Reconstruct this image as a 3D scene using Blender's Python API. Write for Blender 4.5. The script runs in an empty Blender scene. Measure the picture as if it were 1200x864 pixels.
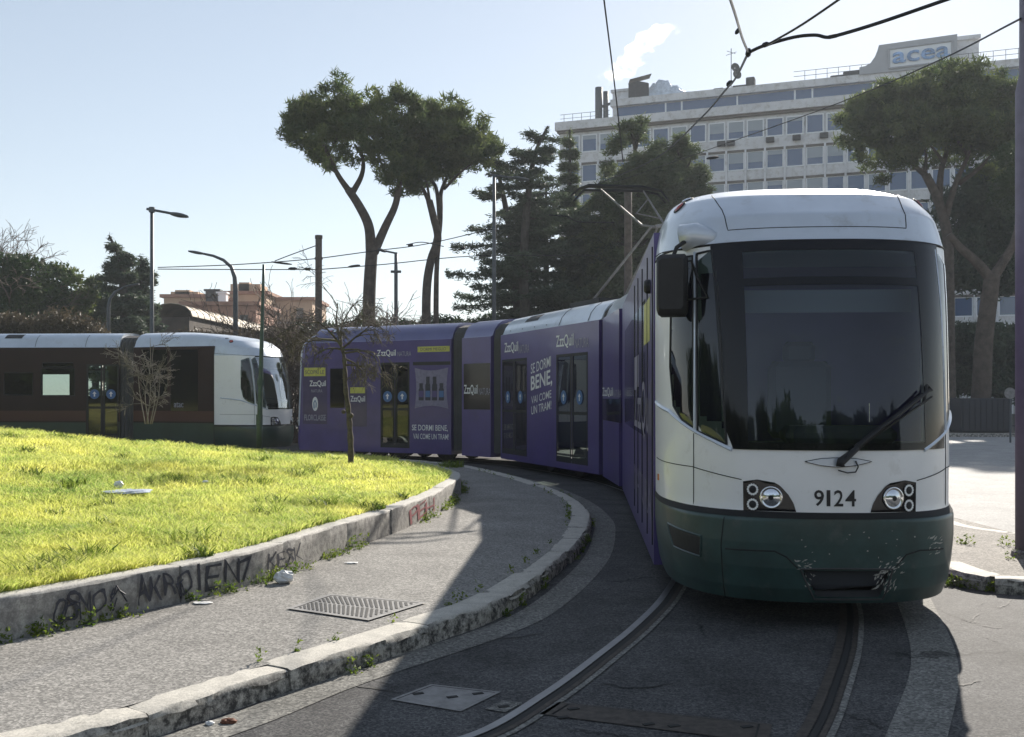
import bpy, math, random
import numpy as np
from mathutils import Vector, noise as mnoise
random.seed(7); rng = np.random.default_rng(11)
PI = math.pi
SC = bpy.context.scene
COL = SC.collection
F, H, CX, HY = 1200.0, 1.65, 600.0, 464.0      # lens (px), eye height, centre column, horizon row of the photograph

def G(px, py, h=0.0):
    Y = F*(H-h)/(py-HY); return Vector(((px-CX)*Y/F, Y, h))
def P(px, py, Y):
    return Vector(((px-CX)*Y/F, Y, H-(py-HY)*Y/F))

# ------------------------------------------------------------------ materials
def newmat(name):
    m = bpy.data.materials.new(name); m.use_nodes = True
    nt = m.node_tree; nt.nodes.clear()
    return m, nt, nt.nodes, nt.links
def N(nt, t, **kw):
    n = nt.nodes.new(t)
    for k, v in kw.items():
        if k in n.inputs: n.inputs[k].default_value = v
        else: setattr(n, k, v)
    return n
def c4(c): return (c[0], c[1], c[2], 1.0)
def ramp(nt, fac, stops):
    r = nt.nodes.new('ShaderNodeValToRGB'); e = r.color_ramp.elements
    e[0].position, e[0].color = stops[0][0], c4(stops[0][1])
    e[1].position, e[1].color = stops[-1][0], c4(stops[-1][1])
    for p, c in stops[1:-1]:
        x = e.new(p); x.color = c4(c)
    nt.links.new(fac, r.inputs[0]); return r
def pos(nt): return nt.nodes.new('ShaderNodeNewGeometry').outputs['Position']
def noise_(nt, scale, detail=4, rough=.6, vec=None):
    n = nt.nodes.new('ShaderNodeTexNoise'); n.inputs['Scale'].default_value = scale
    n.inputs['Detail'].default_value = detail; n.inputs['Roughness'].default_value = rough
    nt.links.new(vec if vec is not None else pos(nt), n.inputs['Vector']); return n
def mix(nt, fac, a, b, typ='MIX'):
    m = nt.nodes.new('ShaderNodeMix'); m.data_type = 'RGBA'; m.blend_type = typ
    if isinstance(fac, (int, float)): m.inputs[0].default_value = fac
    else: nt.links.new(fac, m.inputs[0])
    for i, x in ((6, a), (7, b)):
        if isinstance(x, tuple): m.inputs[i].default_value = c4(x)
        else: nt.links.new(x, m.inputs[i])
    return m.outputs[2]
def pbr(name, base, rough=.6, metal=0., coat=0., var=None, dirt=None, bump=None, spec=.5):
    """var=(scale, amount) brightness variation; dirt=(colour, scale, lo, hi); bump=(scale, strength, dist)"""
    m, nt, nd, lk = newmat(name)
    out = N(nt, 'ShaderNodeOutputMaterial'); b = N(nt, 'ShaderNodeBsdfPrincipled')
    b.inputs['Roughness'].default_value = rough; b.inputs['Metallic'].default_value = metal
    b.inputs['Coat Weight'].default_value = coat; b.inputs['Coat Roughness'].default_value = .08
    b.inputs['Specular IOR Level'].default_value = spec
    col = None
    if var:
        n = noise_(nt, var[0], 6, .65)
        k = var[1]
        r = ramp(nt, n.outputs[0], [(.3, tuple(x*(1-k) for x in base)), (.7, tuple(min(1, x*(1+k)) for x in base))])
        col = r.outputs[0]
    if dirt:
        n2 = noise_(nt, dirt[1], 8, .7)
        r2 = ramp(nt, n2.outputs[0], [(dirt[2], (0, 0, 0)), (dirt[3], (1, 1, 1))])
        col = mix(nt, r2.outputs[0], col if col is not None else base, dirt[0])
    if col is not None: lk.new(col, b.inputs['Base Color'])
    else: b.inputs['Base Color'].default_value = c4(base)
    if bump:
        n3 = noise_(nt, bump[0], 5, .6); bp = N(nt, 'ShaderNodeBump')
        bp.inputs['Strength'].default_value = bump[1]; bp.inputs['Distance'].default_value = bump[2]
        lk.new(n3.outputs[0], bp.inputs['Height']); lk.new(bp.outputs[0], b.inputs['Normal'])
    lk.new(b.outputs[0], out.inputs[0]); return m
def glassmat(name, tint, refl=.08, rough=.02):
    m, nt, nd, lk = newmat(name)
    out = N(nt, 'ShaderNodeOutputMaterial'); t = N(nt, 'ShaderNodeBsdfTransparent'); g = N(nt, 'ShaderNodeBsdfGlossy')
    t.inputs[0].default_value = c4(tint); g.inputs[0].default_value = (.95, .97, 1, 1); g.inputs['Roughness'].default_value = rough
    fr = N(nt, 'ShaderNodeFresnel'); fr.inputs[0].default_value = 1.5
    a = N(nt, 'ShaderNodeMath', operation='ADD'); a.use_clamp = True; a.inputs[1].default_value = refl
    lk.new(fr.outputs[0], a.inputs[0])
    mx = N(nt, 'ShaderNodeMixShader'); lk.new(a.outputs[0], mx.inputs[0]); lk.new(t.outputs[0], mx.inputs[1]); lk.new(g.outputs[0], mx.inputs[2])
    lk.new(mx.outputs[0], out.inputs[0]); return m
def leafmat(name, a, b, trans=.45, scale=.7, rough=.6, fine=None):
    m, nt, nd, lk = newmat(name)
    out = N(nt, 'ShaderNodeOutputMaterial')
    n = noise_(nt, scale, 4, .6); r = ramp(nt, n.outputs[0], [(.32, a), (.68, b)])
    col = r.outputs[0]
    if fine:
        n2 = noise_(nt, fine[0], 2, .5); r2 = ramp(nt, n2.outputs[0], [(.45, (0, 0, 0)), (.7, (1, 1, 1))])
        col = mix(nt, r2.outputs[0], col, fine[1])
    d = N(nt, 'ShaderNodeBsdfPrincipled'); d.inputs['Roughness'].default_value = rough; d.inputs['Specular IOR Level'].default_value = .3
    t = N(nt, 'ShaderNodeBsdfTranslucent'); lk.new(col, d.inputs['Base Color']); lk.new(col, t.inputs[0])
    mx = N(nt, 'ShaderNodeMixShader'); mx.inputs[0].default_value = trans
    lk.new(d.outputs[0], mx.inputs[1]); lk.new(t.outputs[0], mx.inputs[2]); lk.new(mx.outputs[0], out.inputs[0]); return m
def asphalt(name, dark, light, agg=110., cracks=True, patch=.35, grit=.85):
    m, nt, nd, lk = newmat(name)
    out = N(nt, 'ShaderNodeOutputMaterial'); b = N(nt, 'ShaderNodeBsdfPrincipled'); b.inputs['Roughness'].default_value = .8
    b.inputs['Specular IOR Level'].default_value = .1
    p = pos(nt)
    v = N(nt, 'ShaderNodeTexVoronoi'); v.inputs['Scale'].default_value = agg; lk.new(p, v.inputs['Vector'])
    s = N(nt, 'ShaderNodeSeparateColor'); lk.new(v.outputs['Color'], s.inputs[0])
    n1 = noise_(nt, agg*.28, 5, .7, p)
    mxv = N(nt, 'ShaderNodeMath', operation='MULTIPLY'); lk.new(s.outputs[0], mxv.inputs[0]); lk.new(n1.outputs[0], mxv.inputs[1])
    r = ramp(nt, mxv.outputs[0], [(.08, dark), (.3, tuple((x+y)/2.2 for x, y in zip(dark, light))), (.62, light)])
    big = noise_(nt, 1.3, 8, .7, p)
    rb = ramp(nt, big.outputs[0], [(.3, (1-patch,)*3), (.7, (1+patch*.25,)*3)])
    col = mix(nt, 1., r.outputs[0], rb.outputs[0], 'MULTIPLY')
    if cracks:
        w = noise_(nt, 2.2, 4, .6, p); vm = N(nt, 'ShaderNodeVectorMath', operation='SCALE'); vm.inputs[3].default_value = .5
        lk.new(w.outputs['Color'], vm.inputs[0]); va = N(nt, 'ShaderNodeVectorMath', operation='ADD'); lk.new(p, va.inputs[0]); lk.new(vm.outputs[0], va.inputs[1])
        vc = N(nt, 'ShaderNodeTexVoronoi', feature='DISTANCE_TO_EDGE'); vc.inputs['Scale'].default_value = .55; lk.new(va.outputs[0], vc.inputs['Vector'])
        rc = ramp(nt, vc.outputs['Distance'], [(.0, (.35, .35, .35)), (.012, (1, 1, 1))])
        gate = noise_(nt, .6, 2, .5, p); rg = ramp(nt, gate.outputs[0], [(.5, (1, 1, 1)), (.56, (0, 0, 0))])
        cc = mix(nt, rg.outputs[0], rc.outputs[0], (1., 1., 1.))
        col = mix(nt, 1., col, cc, 'MULTIPLY')
    lk.new(col, b.inputs['Base Color'])
    bp = N(nt, 'ShaderNodeBump'); bp.inputs['Strength'].default_value = grit; bp.inputs['Distance'].default_value = .004
    lk.new(mxv.outputs[0], bp.inputs['Height']); lk.new(bp.outputs[0], b.inputs['Normal'])
    lk.new(b.outputs[0], out.inputs[0]); return m
def stonemat(name, base, grime=(.03, .03, .03), lo=.47, hi=.56, top=.58):
    """pale stone; its vertical faces carry dark blotchy grime, its top a few stains"""
    m, nt, nd, lk = newmat(name)
    out = N(nt, 'ShaderNodeOutputMaterial'); b = N(nt, 'ShaderNodeBsdfPrincipled'); b.inputs['Roughness'].default_value = .85
    g = N(nt, 'ShaderNodeNewGeometry'); p = g.outputs['Position']
    n = noise_(nt, 9, 8, .7, p); r = ramp(nt, n.outputs[0], [(.3, tuple(x*.72 for x in base)), (.65, base)])
    sp = noise_(nt, 90, 3, .7, p); rs = ramp(nt, sp.outputs[0], [(.3, (.6, .6, .6)), (.55, (1, 1, 1))])
    c = mix(nt, 1., r.outputs[0], rs.outputs[0], 'MULTIPLY')
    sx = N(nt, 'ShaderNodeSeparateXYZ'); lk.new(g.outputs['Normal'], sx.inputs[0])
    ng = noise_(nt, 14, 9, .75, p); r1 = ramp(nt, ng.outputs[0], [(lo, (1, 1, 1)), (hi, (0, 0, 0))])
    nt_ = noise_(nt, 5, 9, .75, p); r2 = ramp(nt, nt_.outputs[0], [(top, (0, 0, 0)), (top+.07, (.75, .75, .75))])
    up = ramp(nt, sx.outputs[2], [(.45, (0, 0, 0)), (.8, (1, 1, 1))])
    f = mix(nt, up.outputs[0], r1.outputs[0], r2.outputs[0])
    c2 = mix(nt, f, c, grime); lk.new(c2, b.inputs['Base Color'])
    bp = N(nt, 'ShaderNodeBump'); bp.inputs['Strength'].default_value = .7; bp.inputs['Distance'].default_value = .01
    lk.new(ng.outputs[0], bp.inputs['Height']); lk.new(bp.outputs[0], b.inputs['Normal'])
    lk.new(b.outputs[0], out.inputs[0]); return m

M = {}
M['asphalt'] = asphalt('asphalt_road', (.055, .055, .058), (.175, .172, .168), 95, grit=.5, patch=.5)
M['asphalt_walk'] = asphalt('asphalt_footway', (.17, .165, .155), (.46, .44, .41), 85, cracks=False, patch=.3, grit=.5)
M['asphalt_far'] = asphalt('asphalt_pale', (.28, .275, .265), (.52, .51, .495), 60, cracks=False, patch=.3)
M['dirt_walk'] = asphalt('worn_footway', (.12, .11, .095), (.40, .37, .33), 70, cracks=True, patch=.5)
M['concrete'] = asphalt('concrete_strip', (.13, .128, .12), (.36, .35, .32), 75, cracks=True, patch=.35)
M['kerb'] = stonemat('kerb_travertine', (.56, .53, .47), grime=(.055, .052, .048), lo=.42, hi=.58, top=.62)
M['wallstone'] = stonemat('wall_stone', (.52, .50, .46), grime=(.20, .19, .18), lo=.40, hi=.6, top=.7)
M['soil'] = pbr('soil', (.085, .08, .065), .95, var=(3, .4), bump=(30, .6, .03))
M['turf'] = pbr('turf', (.34, .33, .09), .95, var=(2, .4), bump=(60, .8, .02))
M['grass'] = leafmat('grass_blades', (.20, .36, .05), (.74, .75, .17), .6, .9, .55, (55, (.76, .70, .30)))
M['weed'] = leafmat('weeds', (.06, .12, .015), (.22, .27, .04), .5, 6)
M['silver'] = pbr('tram_silver', (.57, .62, .69), .34, .3, .5, var=(2, .08), dirt=((.30, .29, .26), 3.5, .56, .9))
M['silver_front'] = pbr('tram_front_silver', (.86, .86, .85), .40, .0, .4, var=(2, .03), dirt=((.5, .47, .42), 5, .58, .95))
M['green'] = pbr('tram_green', (.024, .058, .054), .45, 0, .2, var=(3, .35), dirt=((.12, .125, .11), 4, .56, .95), bump=(14, .15, .003))
M['purple'] = pbr('tram_purple', (.078, .056, .195), .33, 0, .3, var=(1.5, .15), dirt=((.12, .10, .14), 4, .6, .95))
M['purple_roof'] = pbr('tram_purple_roof', (.10, .10, .23), .3, .2, .5, var=(1.5, .12))
M['black'] = pbr('black_rubber', (.012, .012, .013), .6, var=(8, .3))
M['bellows'] = pbr('bellows_grey', (.055, .055, .056), .75, var=(3, .2))
M['gap'] = pbr('black_seam', (.01, .01, .01), .8)
M['frit'] = pbr('black_glass_border', (.006, .006, .008), .08, 0, 0., spec=.35)
M['dark_red'] = pbr('dark_maroon_paint', (.022, .008, .009), .4, 0, 0, var=(2, .2), spec=.3)
M['dkgreen'] = pbr('dark_green_paint', (.02, .045, .035), .35, 0, .5, var=(2, .2))
M['winglass'] = glassmat('windscreen_glass', (.66, .74, .76), .01)
M['sideglass'] = glassmat('side_glass', (.22, .27, .25), .02)
M['tram2glass'] = glassmat('greenish_glass', (.34, .46, .46), .05)
M['clearglass'] = glassmat('clear_glass', (.80, .86, .85), .30)
M['lens'] = pbr('lamp_lens', (.75, .77, .80), .12, .9, 1.)
M['chrome'] = pbr('chrome', (.8, .8, .8), .15, 1.)
M['led'] = pbr('white_lamp_plastic', (.9, .9, .88), .3)
M['red_lamp'] = pbr('red_lamp', (.35, .03, .02), .2, 0, .8)
M['orange'] = pbr('orange_lamp', (.7, .22, .03), .3, 0, .6)
M['white_ink'] = pbr('white_lettering', (.72, .72, .74), .4)
M['grey_ink'] = pbr('grey_lettering', (.30, .29, .36), .45)
M['black_ink'] = pbr('black_lettering', (.015, .015, .017), .45)
M['yellow_ink'] = pbr('yellow_print', (.50, .48, .10), .45, var=(12, .15))
M['blue_ink'] = pbr('blue_sticker', (.06, .14, .32), .45)
M['pale_print'] = pbr('pale_print', (.20, .18, .27), .5, var=(10, .2))
M['panel_purple'] = pbr('advert_purple', (.062, .045, .12), .35, 0, .4, var=(5, .2))
M['dark_print'] = pbr('dark_print', (.025, .025, .045), .5, var=(20, .4))
M['interior'] = pbr('interior_grey', (.42, .50, .54), .7)
M['interior_pale'] = pbr('interior_pale', (.55, .60, .66), .7)
M['interior_dark'] = pbr('interior_dark', (.04, .045, .055), .7)
M['steel'] = pbr('polished_rail', (.24, .245, .255), .48, .9, 0, var=(6, .15))
M['rust'] = pbr('rusty_rail', (.060, .050, .042), .75, .3, var=(20, .5), bump=(60, .5, .003))
M['iron'] = pbr('iron_cover', (.21, .205, .20), .65, .2, var=(12, .3), bump=(80, .5, .003))
M['pole_grey'] = pbr('grey_painted_steel', (.075, .085, .095), .5, .2, var=(6, .2))
M['pole_green'] = pbr('green_painted_steel', (.045, .078, .064), .5, .2, var=(9, .3), dirt=((.10, .06, .04), 14, .6, .75))
M['pole_wood'] = pbr('weathered_pole', (.11, .09, .075), .85, 0, 0, var=(8, .35), bump=(25, .6, .01))
M['pole_purple'] = pbr('purplish_grey_pole', (.15, .135, .175), .6, 0, 0, var=(7, .15), bump=(90, .3, .002))
M['wire'] = pbr('wire', (.02, .02, .022), .6, .3)
M['bark_pine'] = pbr('pine_bark', (.080, .064, .052), .9, var=(3, .45), bump=(9, 1., .06))
M['bark_dark'] = pbr('cedar_bark', (.06, .052, .045), .9, var=(3, .4), bump=(9, 1., .05))
M['bark_bare'] = pbr('bare_twigs', (.13, .10, .08), .85, var=(4, .4))
M['bark_moss'] = pbr('mossy_bark', (.085, .072, .055), .9, var=(18, .5), dirt=((.10, .115, .035), 9, .54, .68), bump=(60, .8, .01))
M['bark_pale'] = pbr('pale_bark', (.13, .118, .105), .85, var=(6, .4))
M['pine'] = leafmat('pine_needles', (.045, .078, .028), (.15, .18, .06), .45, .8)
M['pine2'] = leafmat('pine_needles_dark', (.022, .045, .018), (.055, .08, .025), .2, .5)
M['cedar'] = leafmat('cedar_needles', (.04, .062, .042), (.095, .125, .075), .35, .6)
M['cypress'] = leafmat('cypress_needles', (.06, .088, .045), (.145, .175, .085), .45, .8)
M['ever'] = leafmat('evergreen_leaves', (.02, .045, .015), (.055, .09, .025), .25, .6)
M['brush'] = leafmat('dry_brush', (.055, .045, .03), (.12, .095, .06), .25, .5)
M['bld'] = pbr('building_plaster', (.66, .665, .685), .85, var=(.25, .1), dirt=((.30, .28, .25), .9, .5, .8))
M['bld_band'] = pbr('concrete_band', (.66, .66, .67), .85, var=(.3, .12), dirt=((.38, .36, .33), 1.4, .48, .75))
M['bld_dark'] = pbr('dark_bronze', (.13, .115, .10), .8)
M['bld_white'] = pbr('white_frame', (.78, .80, .82), .5)
M['bld_glass'] = pbr('building_glass', (.06, .10, .19), .15, .0, .6)
M['blind'] = pbr('window_blind', (.30, .34, .38), .5)
M['sign_grey'] = pbr('sign_grey', (.40, .41, .43), .7, var=(.4, .08))
M['sign_white'] = pbr('sign_white', (.74, .76, .78), .6)
M['sign_blue'] = pbr('sign_letter_blue', (.20, .33, .55), .4, 0, 0, var=(.7, .5))
M['plastic_sheet'] = pbr('pale_sheet', (.62, .68, .76), .35, 0, .3, var=(2.5, .25), bump=(3, 1., .25))
M['ochre'] = pbr('ochre_plaster', (.50, .35, .235), .9, var=(.4, .15))
M['ochre2'] = pbr('terracotta_roof', (.32, .17, .115), .9, var=(.7, .3))
M['barrel'] = pbr('beige_roof_sheet', (.48, .40, .30), .7, var=(.5, .2))
M['darkwall'] = pbr('dark_brick', (.06, .045, .035), .9, var=(.8, .4))
M['fence'] = pbr('fence_dark', (.035, .038, .045), .7)
M['litter'] = pbr('white_litter', (.75, .75, .74), .5, 0, .2, var=(30, .2))
M['litter_blue'] = pbr('bluish_litter', (.45, .50, .58), .5, var=(25, .4))
M['graffiti'] = pbr('black_spray_paint', (.04, .042, .055), .7, var=(30, .5))
M['graffiti_red'] = pbr('red_spray_paint', (.28, .08, .09), .7, var=(30, .4))
M['scratch'] = pbr('bare_scrape', (.40, .40, .36), .8, var=(60, .4))
M['leaf_dead'] = pbr('dead_leaf', (.14, .05, .025), .8)

# ------------------------------------------------------------------ mesh helpers
class MB:
    def __init__(s): s.v = []; s.f = []; s.m = []
    def add(s, vs, fs, mi=0):
        o = len(s.v); s.v.extend([tuple(x) for x in vs]); s.f.extend([tuple(i+o for i in f) for f in fs]); s.m.extend([mi]*len(fs)); return s
    def box(s, c, d, rz=0., mi=0, bev=0., tf=None):
        """box centred at c with full sizes d; bev chamfers its vertical and horizontal edges"""
        hx, hy, hz = d[0]/2, d[1]/2, d[2]/2; b = min(bev, hx*.9, hy*.9, hz*.9)
        if b <= 0:
            vs = [(x, y, z) for z in (-hz, hz) for x, y in ((-hx, -hy), (hx, -hy), (hx, hy), (-hx, hy))]
            fs = [(0, 3, 2, 1), (4, 5, 6, 7), (0, 1, 5, 4), (1, 2, 6, 5), (2, 3, 7, 6), (3, 0, 4, 7)]
        else:
            def ring(ix, iy, z):
                return [(-ix+b, -iy, z), (ix-b, -iy, z), (ix, -iy+b, z), (ix, iy-b, z), (ix-b, iy, z), (-ix+b, iy, z), (-ix, iy-b, z), (-ix, -iy+b, z)]
            vs = ring(hx-b*.8, hy-b*.8, -hz)+ring(hx, hy, -hz+b)+ring(hx, hy, hz-b)+ring(hx-b*.8, hy-b*.8, hz)
            fs = [tuple(range(7, -1, -1)), tuple(range(24, 32))]
            for k in range(3):
                for i in range(8): j = (i+1) % 8; fs.append((k*8+i, k*8+j, (k+1)*8+j, (k+1)*8+i))
        ca, sa = math.cos(rz), math.sin(rz)
        out = []
        for x, y, z in vs:
            p = (c[0]+x*ca-y*sa, c[1]+x*sa+y*ca, c[2]+z)
            out.append(tf(*p) if tf else p)
        return s.add(out, fs, mi)
    def quad(s, a, b, c, d, mi=0): return s.add([a, b, c, d], [(0, 1, 2, 3)], mi)
    def tube(s, pts, rad, n=6, mi=0, cap=True):
        pts = [Vector(p) for p in pts]; k = len(pts)
        if k < 2: return s
        if not hasattr(rad, '__len__'): rad = [rad]*k
        vs = []; prev = None
        for i, p in enumerate(pts):
            t = (pts[min(i+1, k-1)]-pts[max(i-1, 0)])
            if t.length < 1e-9: t = Vector((0, 0, 1))
            t.normalize()
            if prev is None:
                a = Vector((0, 0, 1)) if abs(t.z) < .9 else Vector((1, 0, 0))
                prev = t.cross(a).normalized()
            else:
                prev = (prev-t*prev.dot(t))
                prev = prev.normalized() if prev.length > 1e-6 else t.orthogonal().normalized()
            q = t.cross(prev)
            for j in range(n):
                an = 2*PI*j/n; vs.append(p+(prev*math.cos(an)+q*math.sin(an))*rad[i])
        fs = [(i*n+j, i*n+(j+1) % n, (i+1)*n+(j+1) % n, (i+1)*n+j) for i in range(k-1) for j in range(n)]
        if cap: fs += [tuple(range(n-1, -1, -1)), tuple(range((k-1)*n, k*n))]
        return s.add(vs, fs, mi)
    def grid(s, rows, mi=0, flip=False):
        a, b = len(rows), len(rows[0]); vs = [p for r in rows for p in r]
        fs = []
        for i in range(a-1):
            for j in range(b-1):
                q = (i*b+j, i*b+j+1, (i+1)*b+j+1, (i+1)*b+j); fs.append(q[::-1] if flip else q)
        return s.add(vs, fs, mi)
    def disc(s, c, ax, r, n=20, mi=0, depth=0.):
        c = Vector(c); ax = Vector(ax).normalized(); a = ax.orthogonal().normalized(); b = ax.cross(a)
        ring = [c+ax*depth+(a*math.cos(2*PI*i/n)+b*math.sin(2*PI*i/n))*r for i in range(n)]
        s.add(ring, [tuple(range(n))], mi)
        if depth: 
            r2 = [p-ax*depth for p in ring]; s.add(ring+r2, [(i, (i+1) % n, n+(i+1) % n, n+i) for i in range(n)], mi)
        return s
    def lathe(s, c, ax, prof, n=24, mi=0):
        """prof: list of (distance along ax, radius)"""
        c = Vector(c); ax = Vector(ax).normalized(); a = ax.orthogonal().normalized(); b = ax.cross(a)
        rows = [[c+ax*t+(a*math.cos(2*PI*i/n)+b*math.sin(2*PI*i/n))*r for i in range(n+1)] for t, r in prof]
        return s.grid(rows, mi)
    def prism(s, pts, z0, z1, mi=0):
        n = len(pts); vs = [(p[0], p[1], z0) for p in pts]+[(p[0], p[1], z1) for p in pts]
        return s.add(vs, [tuple(range(n-1, -1, -1)), tuple(range(n, 2*n))]+[(i, (i+1) % n, n+(i+1) % n, n+i) for i in range(n)], mi)

def tag(o, label=None, cat=None, group=None, kind=None):
    if label: o['label'] = label
    if cat: o['category'] = cat
    if group: o['group'] = group
    if kind: o['kind'] = kind
    return o
def rootloc(o):
    l = Vector((0, 0, 0))
    while o is not None: l += o.location; o = o.parent
    return l
def obj(name, mb, mats, parent=None, loc=None, smooth=False, label=None):
    """link one mesh object from world-space geometry; its origin sits at loc (or at its parent's)"""
    me = bpy.data.meshes.new(name)
    base = rootloc(parent) if parent else Vector((0, 0, 0))
    off = base+(Vector(loc)-base if loc is not None else Vector((0, 0, 0)))
    ox, oy, oz = off
    if isinstance(mb, MB): me.from_pydata([(v[0]-ox, v[1]-oy, v[2]-oz) for v in mb.v], [], mb.f)
    else:
        v, f = mb; v = np.asarray(v, dtype=np.float32)-np.array(off, dtype=np.float32); f = np.asarray(f, dtype=np.int32)
        k = f.shape[1]
        me.vertices.add(len(v)); me.vertices.foreach_set('co', v.ravel())
        me.loops.add(f.size); me.loops.foreach_set('vertex_index', f.ravel())
        me.polygons.add(len(f)); me.polygons.foreach_set('loop_start', np.arange(len(f), dtype=np.int32)*k)
        me.update(calc_edges=True); me.validate()
    if not isinstance(mats, (list, tuple)): mats = [mats]
    for m in mats: me.materials.append(M[m] if isinstance(m, str) else m)
    if isinstance(mb, MB) and len(mats) > 1: me.polygons.foreach_set('material_index', mb.m)
    if smooth: me.polygons.foreach_set('use_smooth', [True]*len(me.polygons))
    o = bpy.data.objects.new(name, me); COL.objects.link(o)
    if parent: o.parent = parent
    o.location = off-base
    if label: o['label'] = label
    return o
def sharp(o, ang=35):
    """smooth shading that keeps hard edges"""
    me = o.data; me.polygons.foreach_set('use_smooth', [True]*len(me.polygons))
    try: me.set_sharp_from_angle(angle=math.radians(ang))
    except Exception: pass
    return o
def empty(name, loc, label, cat, group=None):
    o = bpy.data.objects.new(name, None); COL.objects.link(o); o.location = loc; o.empty_display_size = .3
    return tag(o, label, cat, group)
def catmull(pts, n=8):
    pts = [Vector(p) for p in pts]; out = []
    q = [pts[0]*2-pts[1]]+pts+[pts[-1]*2-pts[-2]]
    for i in range(1, len(q)-2):
        a, b, c, d = q[i-1:i+3]
        for k in range(n):
            t = k/n
            out.append(.5*((2*b)+(c-a)*t+(2*a-5*b+4*c-d)*t*t+(3*b-a-3*c+d)*t**3))
    out.append(pts[-1]); return out
def offset_path(pts, d):
    """shift a ground path sideways, positive to the right of travel"""
    out = []
    for i, p in enumerate(pts):
        t = pts[min(i+1, len(pts)-1)]-pts[max(i-1, 0)]; t = Vector((t.x, t.y, 0)).normalized()
        out.append(p+Vector((t.y, -t.x, 0))*d)
    return out
_tc = {}
def textmesh(s, off=0., space=1.):
    """outline of a string, scaled to the unit square"""
    key = (s, off, space)
    if key in _tc: return _tc[key]
    cu = bpy.data.curves.new('t', 'FONT'); cu.body = s; cu.offset = off; cu.space_character = space; cu.resolution_u = 3
    o = bpy.data.objects.new('t', cu); COL.objects.link(o)
    bpy.context.view_layer.update()
    me = bpy.data.meshes.new_from_object(o.evaluated_get(bpy.context.evaluated_depsgraph_get()))
    vs = np.array([v.co[:2] for v in me.vertices]); fs = [tuple(p.vertices) for p in me.polygons]
    bpy.data.objects.remove(o); bpy.data.curves.remove(cu); bpy.data.meshes.remove(me)
    lo, hi = vs.min(0), vs.max(0); vs = (vs-lo)/(hi-lo)
    _tc[key] = (vs, fs); return _tc[key]

# ------------------------------------------------------------------ world, sun, camera
SUN_AZ, SUN_EL = math.radians(21.5), math.radians(27.5)     # azimuth measured from +Y towards +X
w = bpy.data.worlds.new('World'); SC.world = w; w.use_nodes = True
nt = w.node_tree; nt.nodes.clear()
sky = nt.nodes.new('ShaderNodeTexSky'); sky.sky_type = 'NISHITA'; sky.sun_disc = False
sky.sun_elevation = SUN_EL; sky.sun_rotation = SUN_AZ; sky.altitude = 50; sky.air_density = 1.0; sky.dust_density = .2; sky.ozone_density = 1.6
bg = nt.nodes.new('ShaderNodeBackground'); bg.inputs[1].default_value = .120
wo = nt.nodes.new('ShaderNodeOutputWorld'); hs0 = nt.nodes.new('ShaderNodeHueSaturation'); hs0.inputs['Saturation'].default_value = .74; gm0 = nt.nodes.new('ShaderNodeGamma'); gm0.inputs[1].default_value = .7; nt.links.new(sky.outputs[0], gm0.inputs[0]); nt.links.new(gm0.outputs[0], hs0.inputs['Color']); nt.links.new(hs0.outputs[0], bg.inputs[0]); nt.links.new(bg.outputs[0], wo.inputs[0])
sd = bpy.data.lights.new('sun', 'SUN'); sd.energy = 5.0; sd.angle = math.radians(.55); sd.color = (1, .93, .83)
so = bpy.data.objects.new('sun', sd); COL.objects.link(so)
dsun = Vector((math.sin(SUN_AZ)*math.cos(SUN_EL), math.cos(SUN_AZ)*math.cos(SUN_EL), math.sin(SUN_EL)))
so.rotation_euler = dsun.to_track_quat('Z', 'Y').to_euler(); so.location = (10, 10, 30)
cd = bpy.data.cameras.new('camera'); cd.sensor_width = 36; cd.lens = 36.0; cd.shift_y = (HY-432)/1200; cd.clip_end = 6000; cd.clip_start = .1
co = bpy.data.objects.new('camera', cd); COL.objects.link(co); co.location = (0, 0, H); co.rotation_euler = (PI/2, 0, 0); SC.camera = co
SC.view_settings.view_transform = 'Standard'; SC.view_settings.look = 'None'; SC.view_settings.gamma = 1; SC.view_settings.exposure = 0.96
SC.cycles.max_bounces = 8; SC.cycles.transparent_max_bounces = 24; SC.cycles.use_denoising = True
SC.cycles.sample_clamp_indirect = 6
SC.cycles.volume_bounces = 1

# ------------------------------------------------------------------ ground
KH = .13
mb = MB(); mb.quad((-400, -120, 0), (400, -120, 0), (400, 400, 0), (-400, 400, 0))
tag(obj('road', mb, 'asphalt'), kind='structure')
kerb_path = catmull([(-5.0, 2.6, 0), (-3.2, 3.6, 0), (-1.98, 4.62, 0), (-1.37, 5.48, 0), (-.56, 6.75, 0), (.0, 7.85, 0), (.62, 10.3, 0), (.98, 12.7, 0), (.99, 14.6, 0), (.78, 16.5, 0),
                     (.19, 19.0, 0), (-.8, 22.0, 0), (-1.7, 23.6, 0), (-3.3, 25.2, 0), (-6, 26.6, 0), (-10, 27.3, 0), (-24, 27.6, 0)], 10)
wall_path = catmull([(-9, 2.0, 0), (-6, 3.3, 0), (-4.4, 4.7, 0), (-3.3, 6.15, 0), (-2.72, 7.05, 0), (-2.08, 8.3, 0), (-1.71, 9.77, 0), (-1.32, 11.3, 0), (-1.02, 13.0, 0), (-.86, 14.6, 0), (-.80, 16.0, 0),
                     (-.95, 17.2, 0), (-1.5, 18.9, 0), (-2.7, 20.9, 0), (-4.6, 22.8, 0), (-8, 24.6, 0), (-12, 25.6, 0), (-24, 26.2, 0)], 10)
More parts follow.
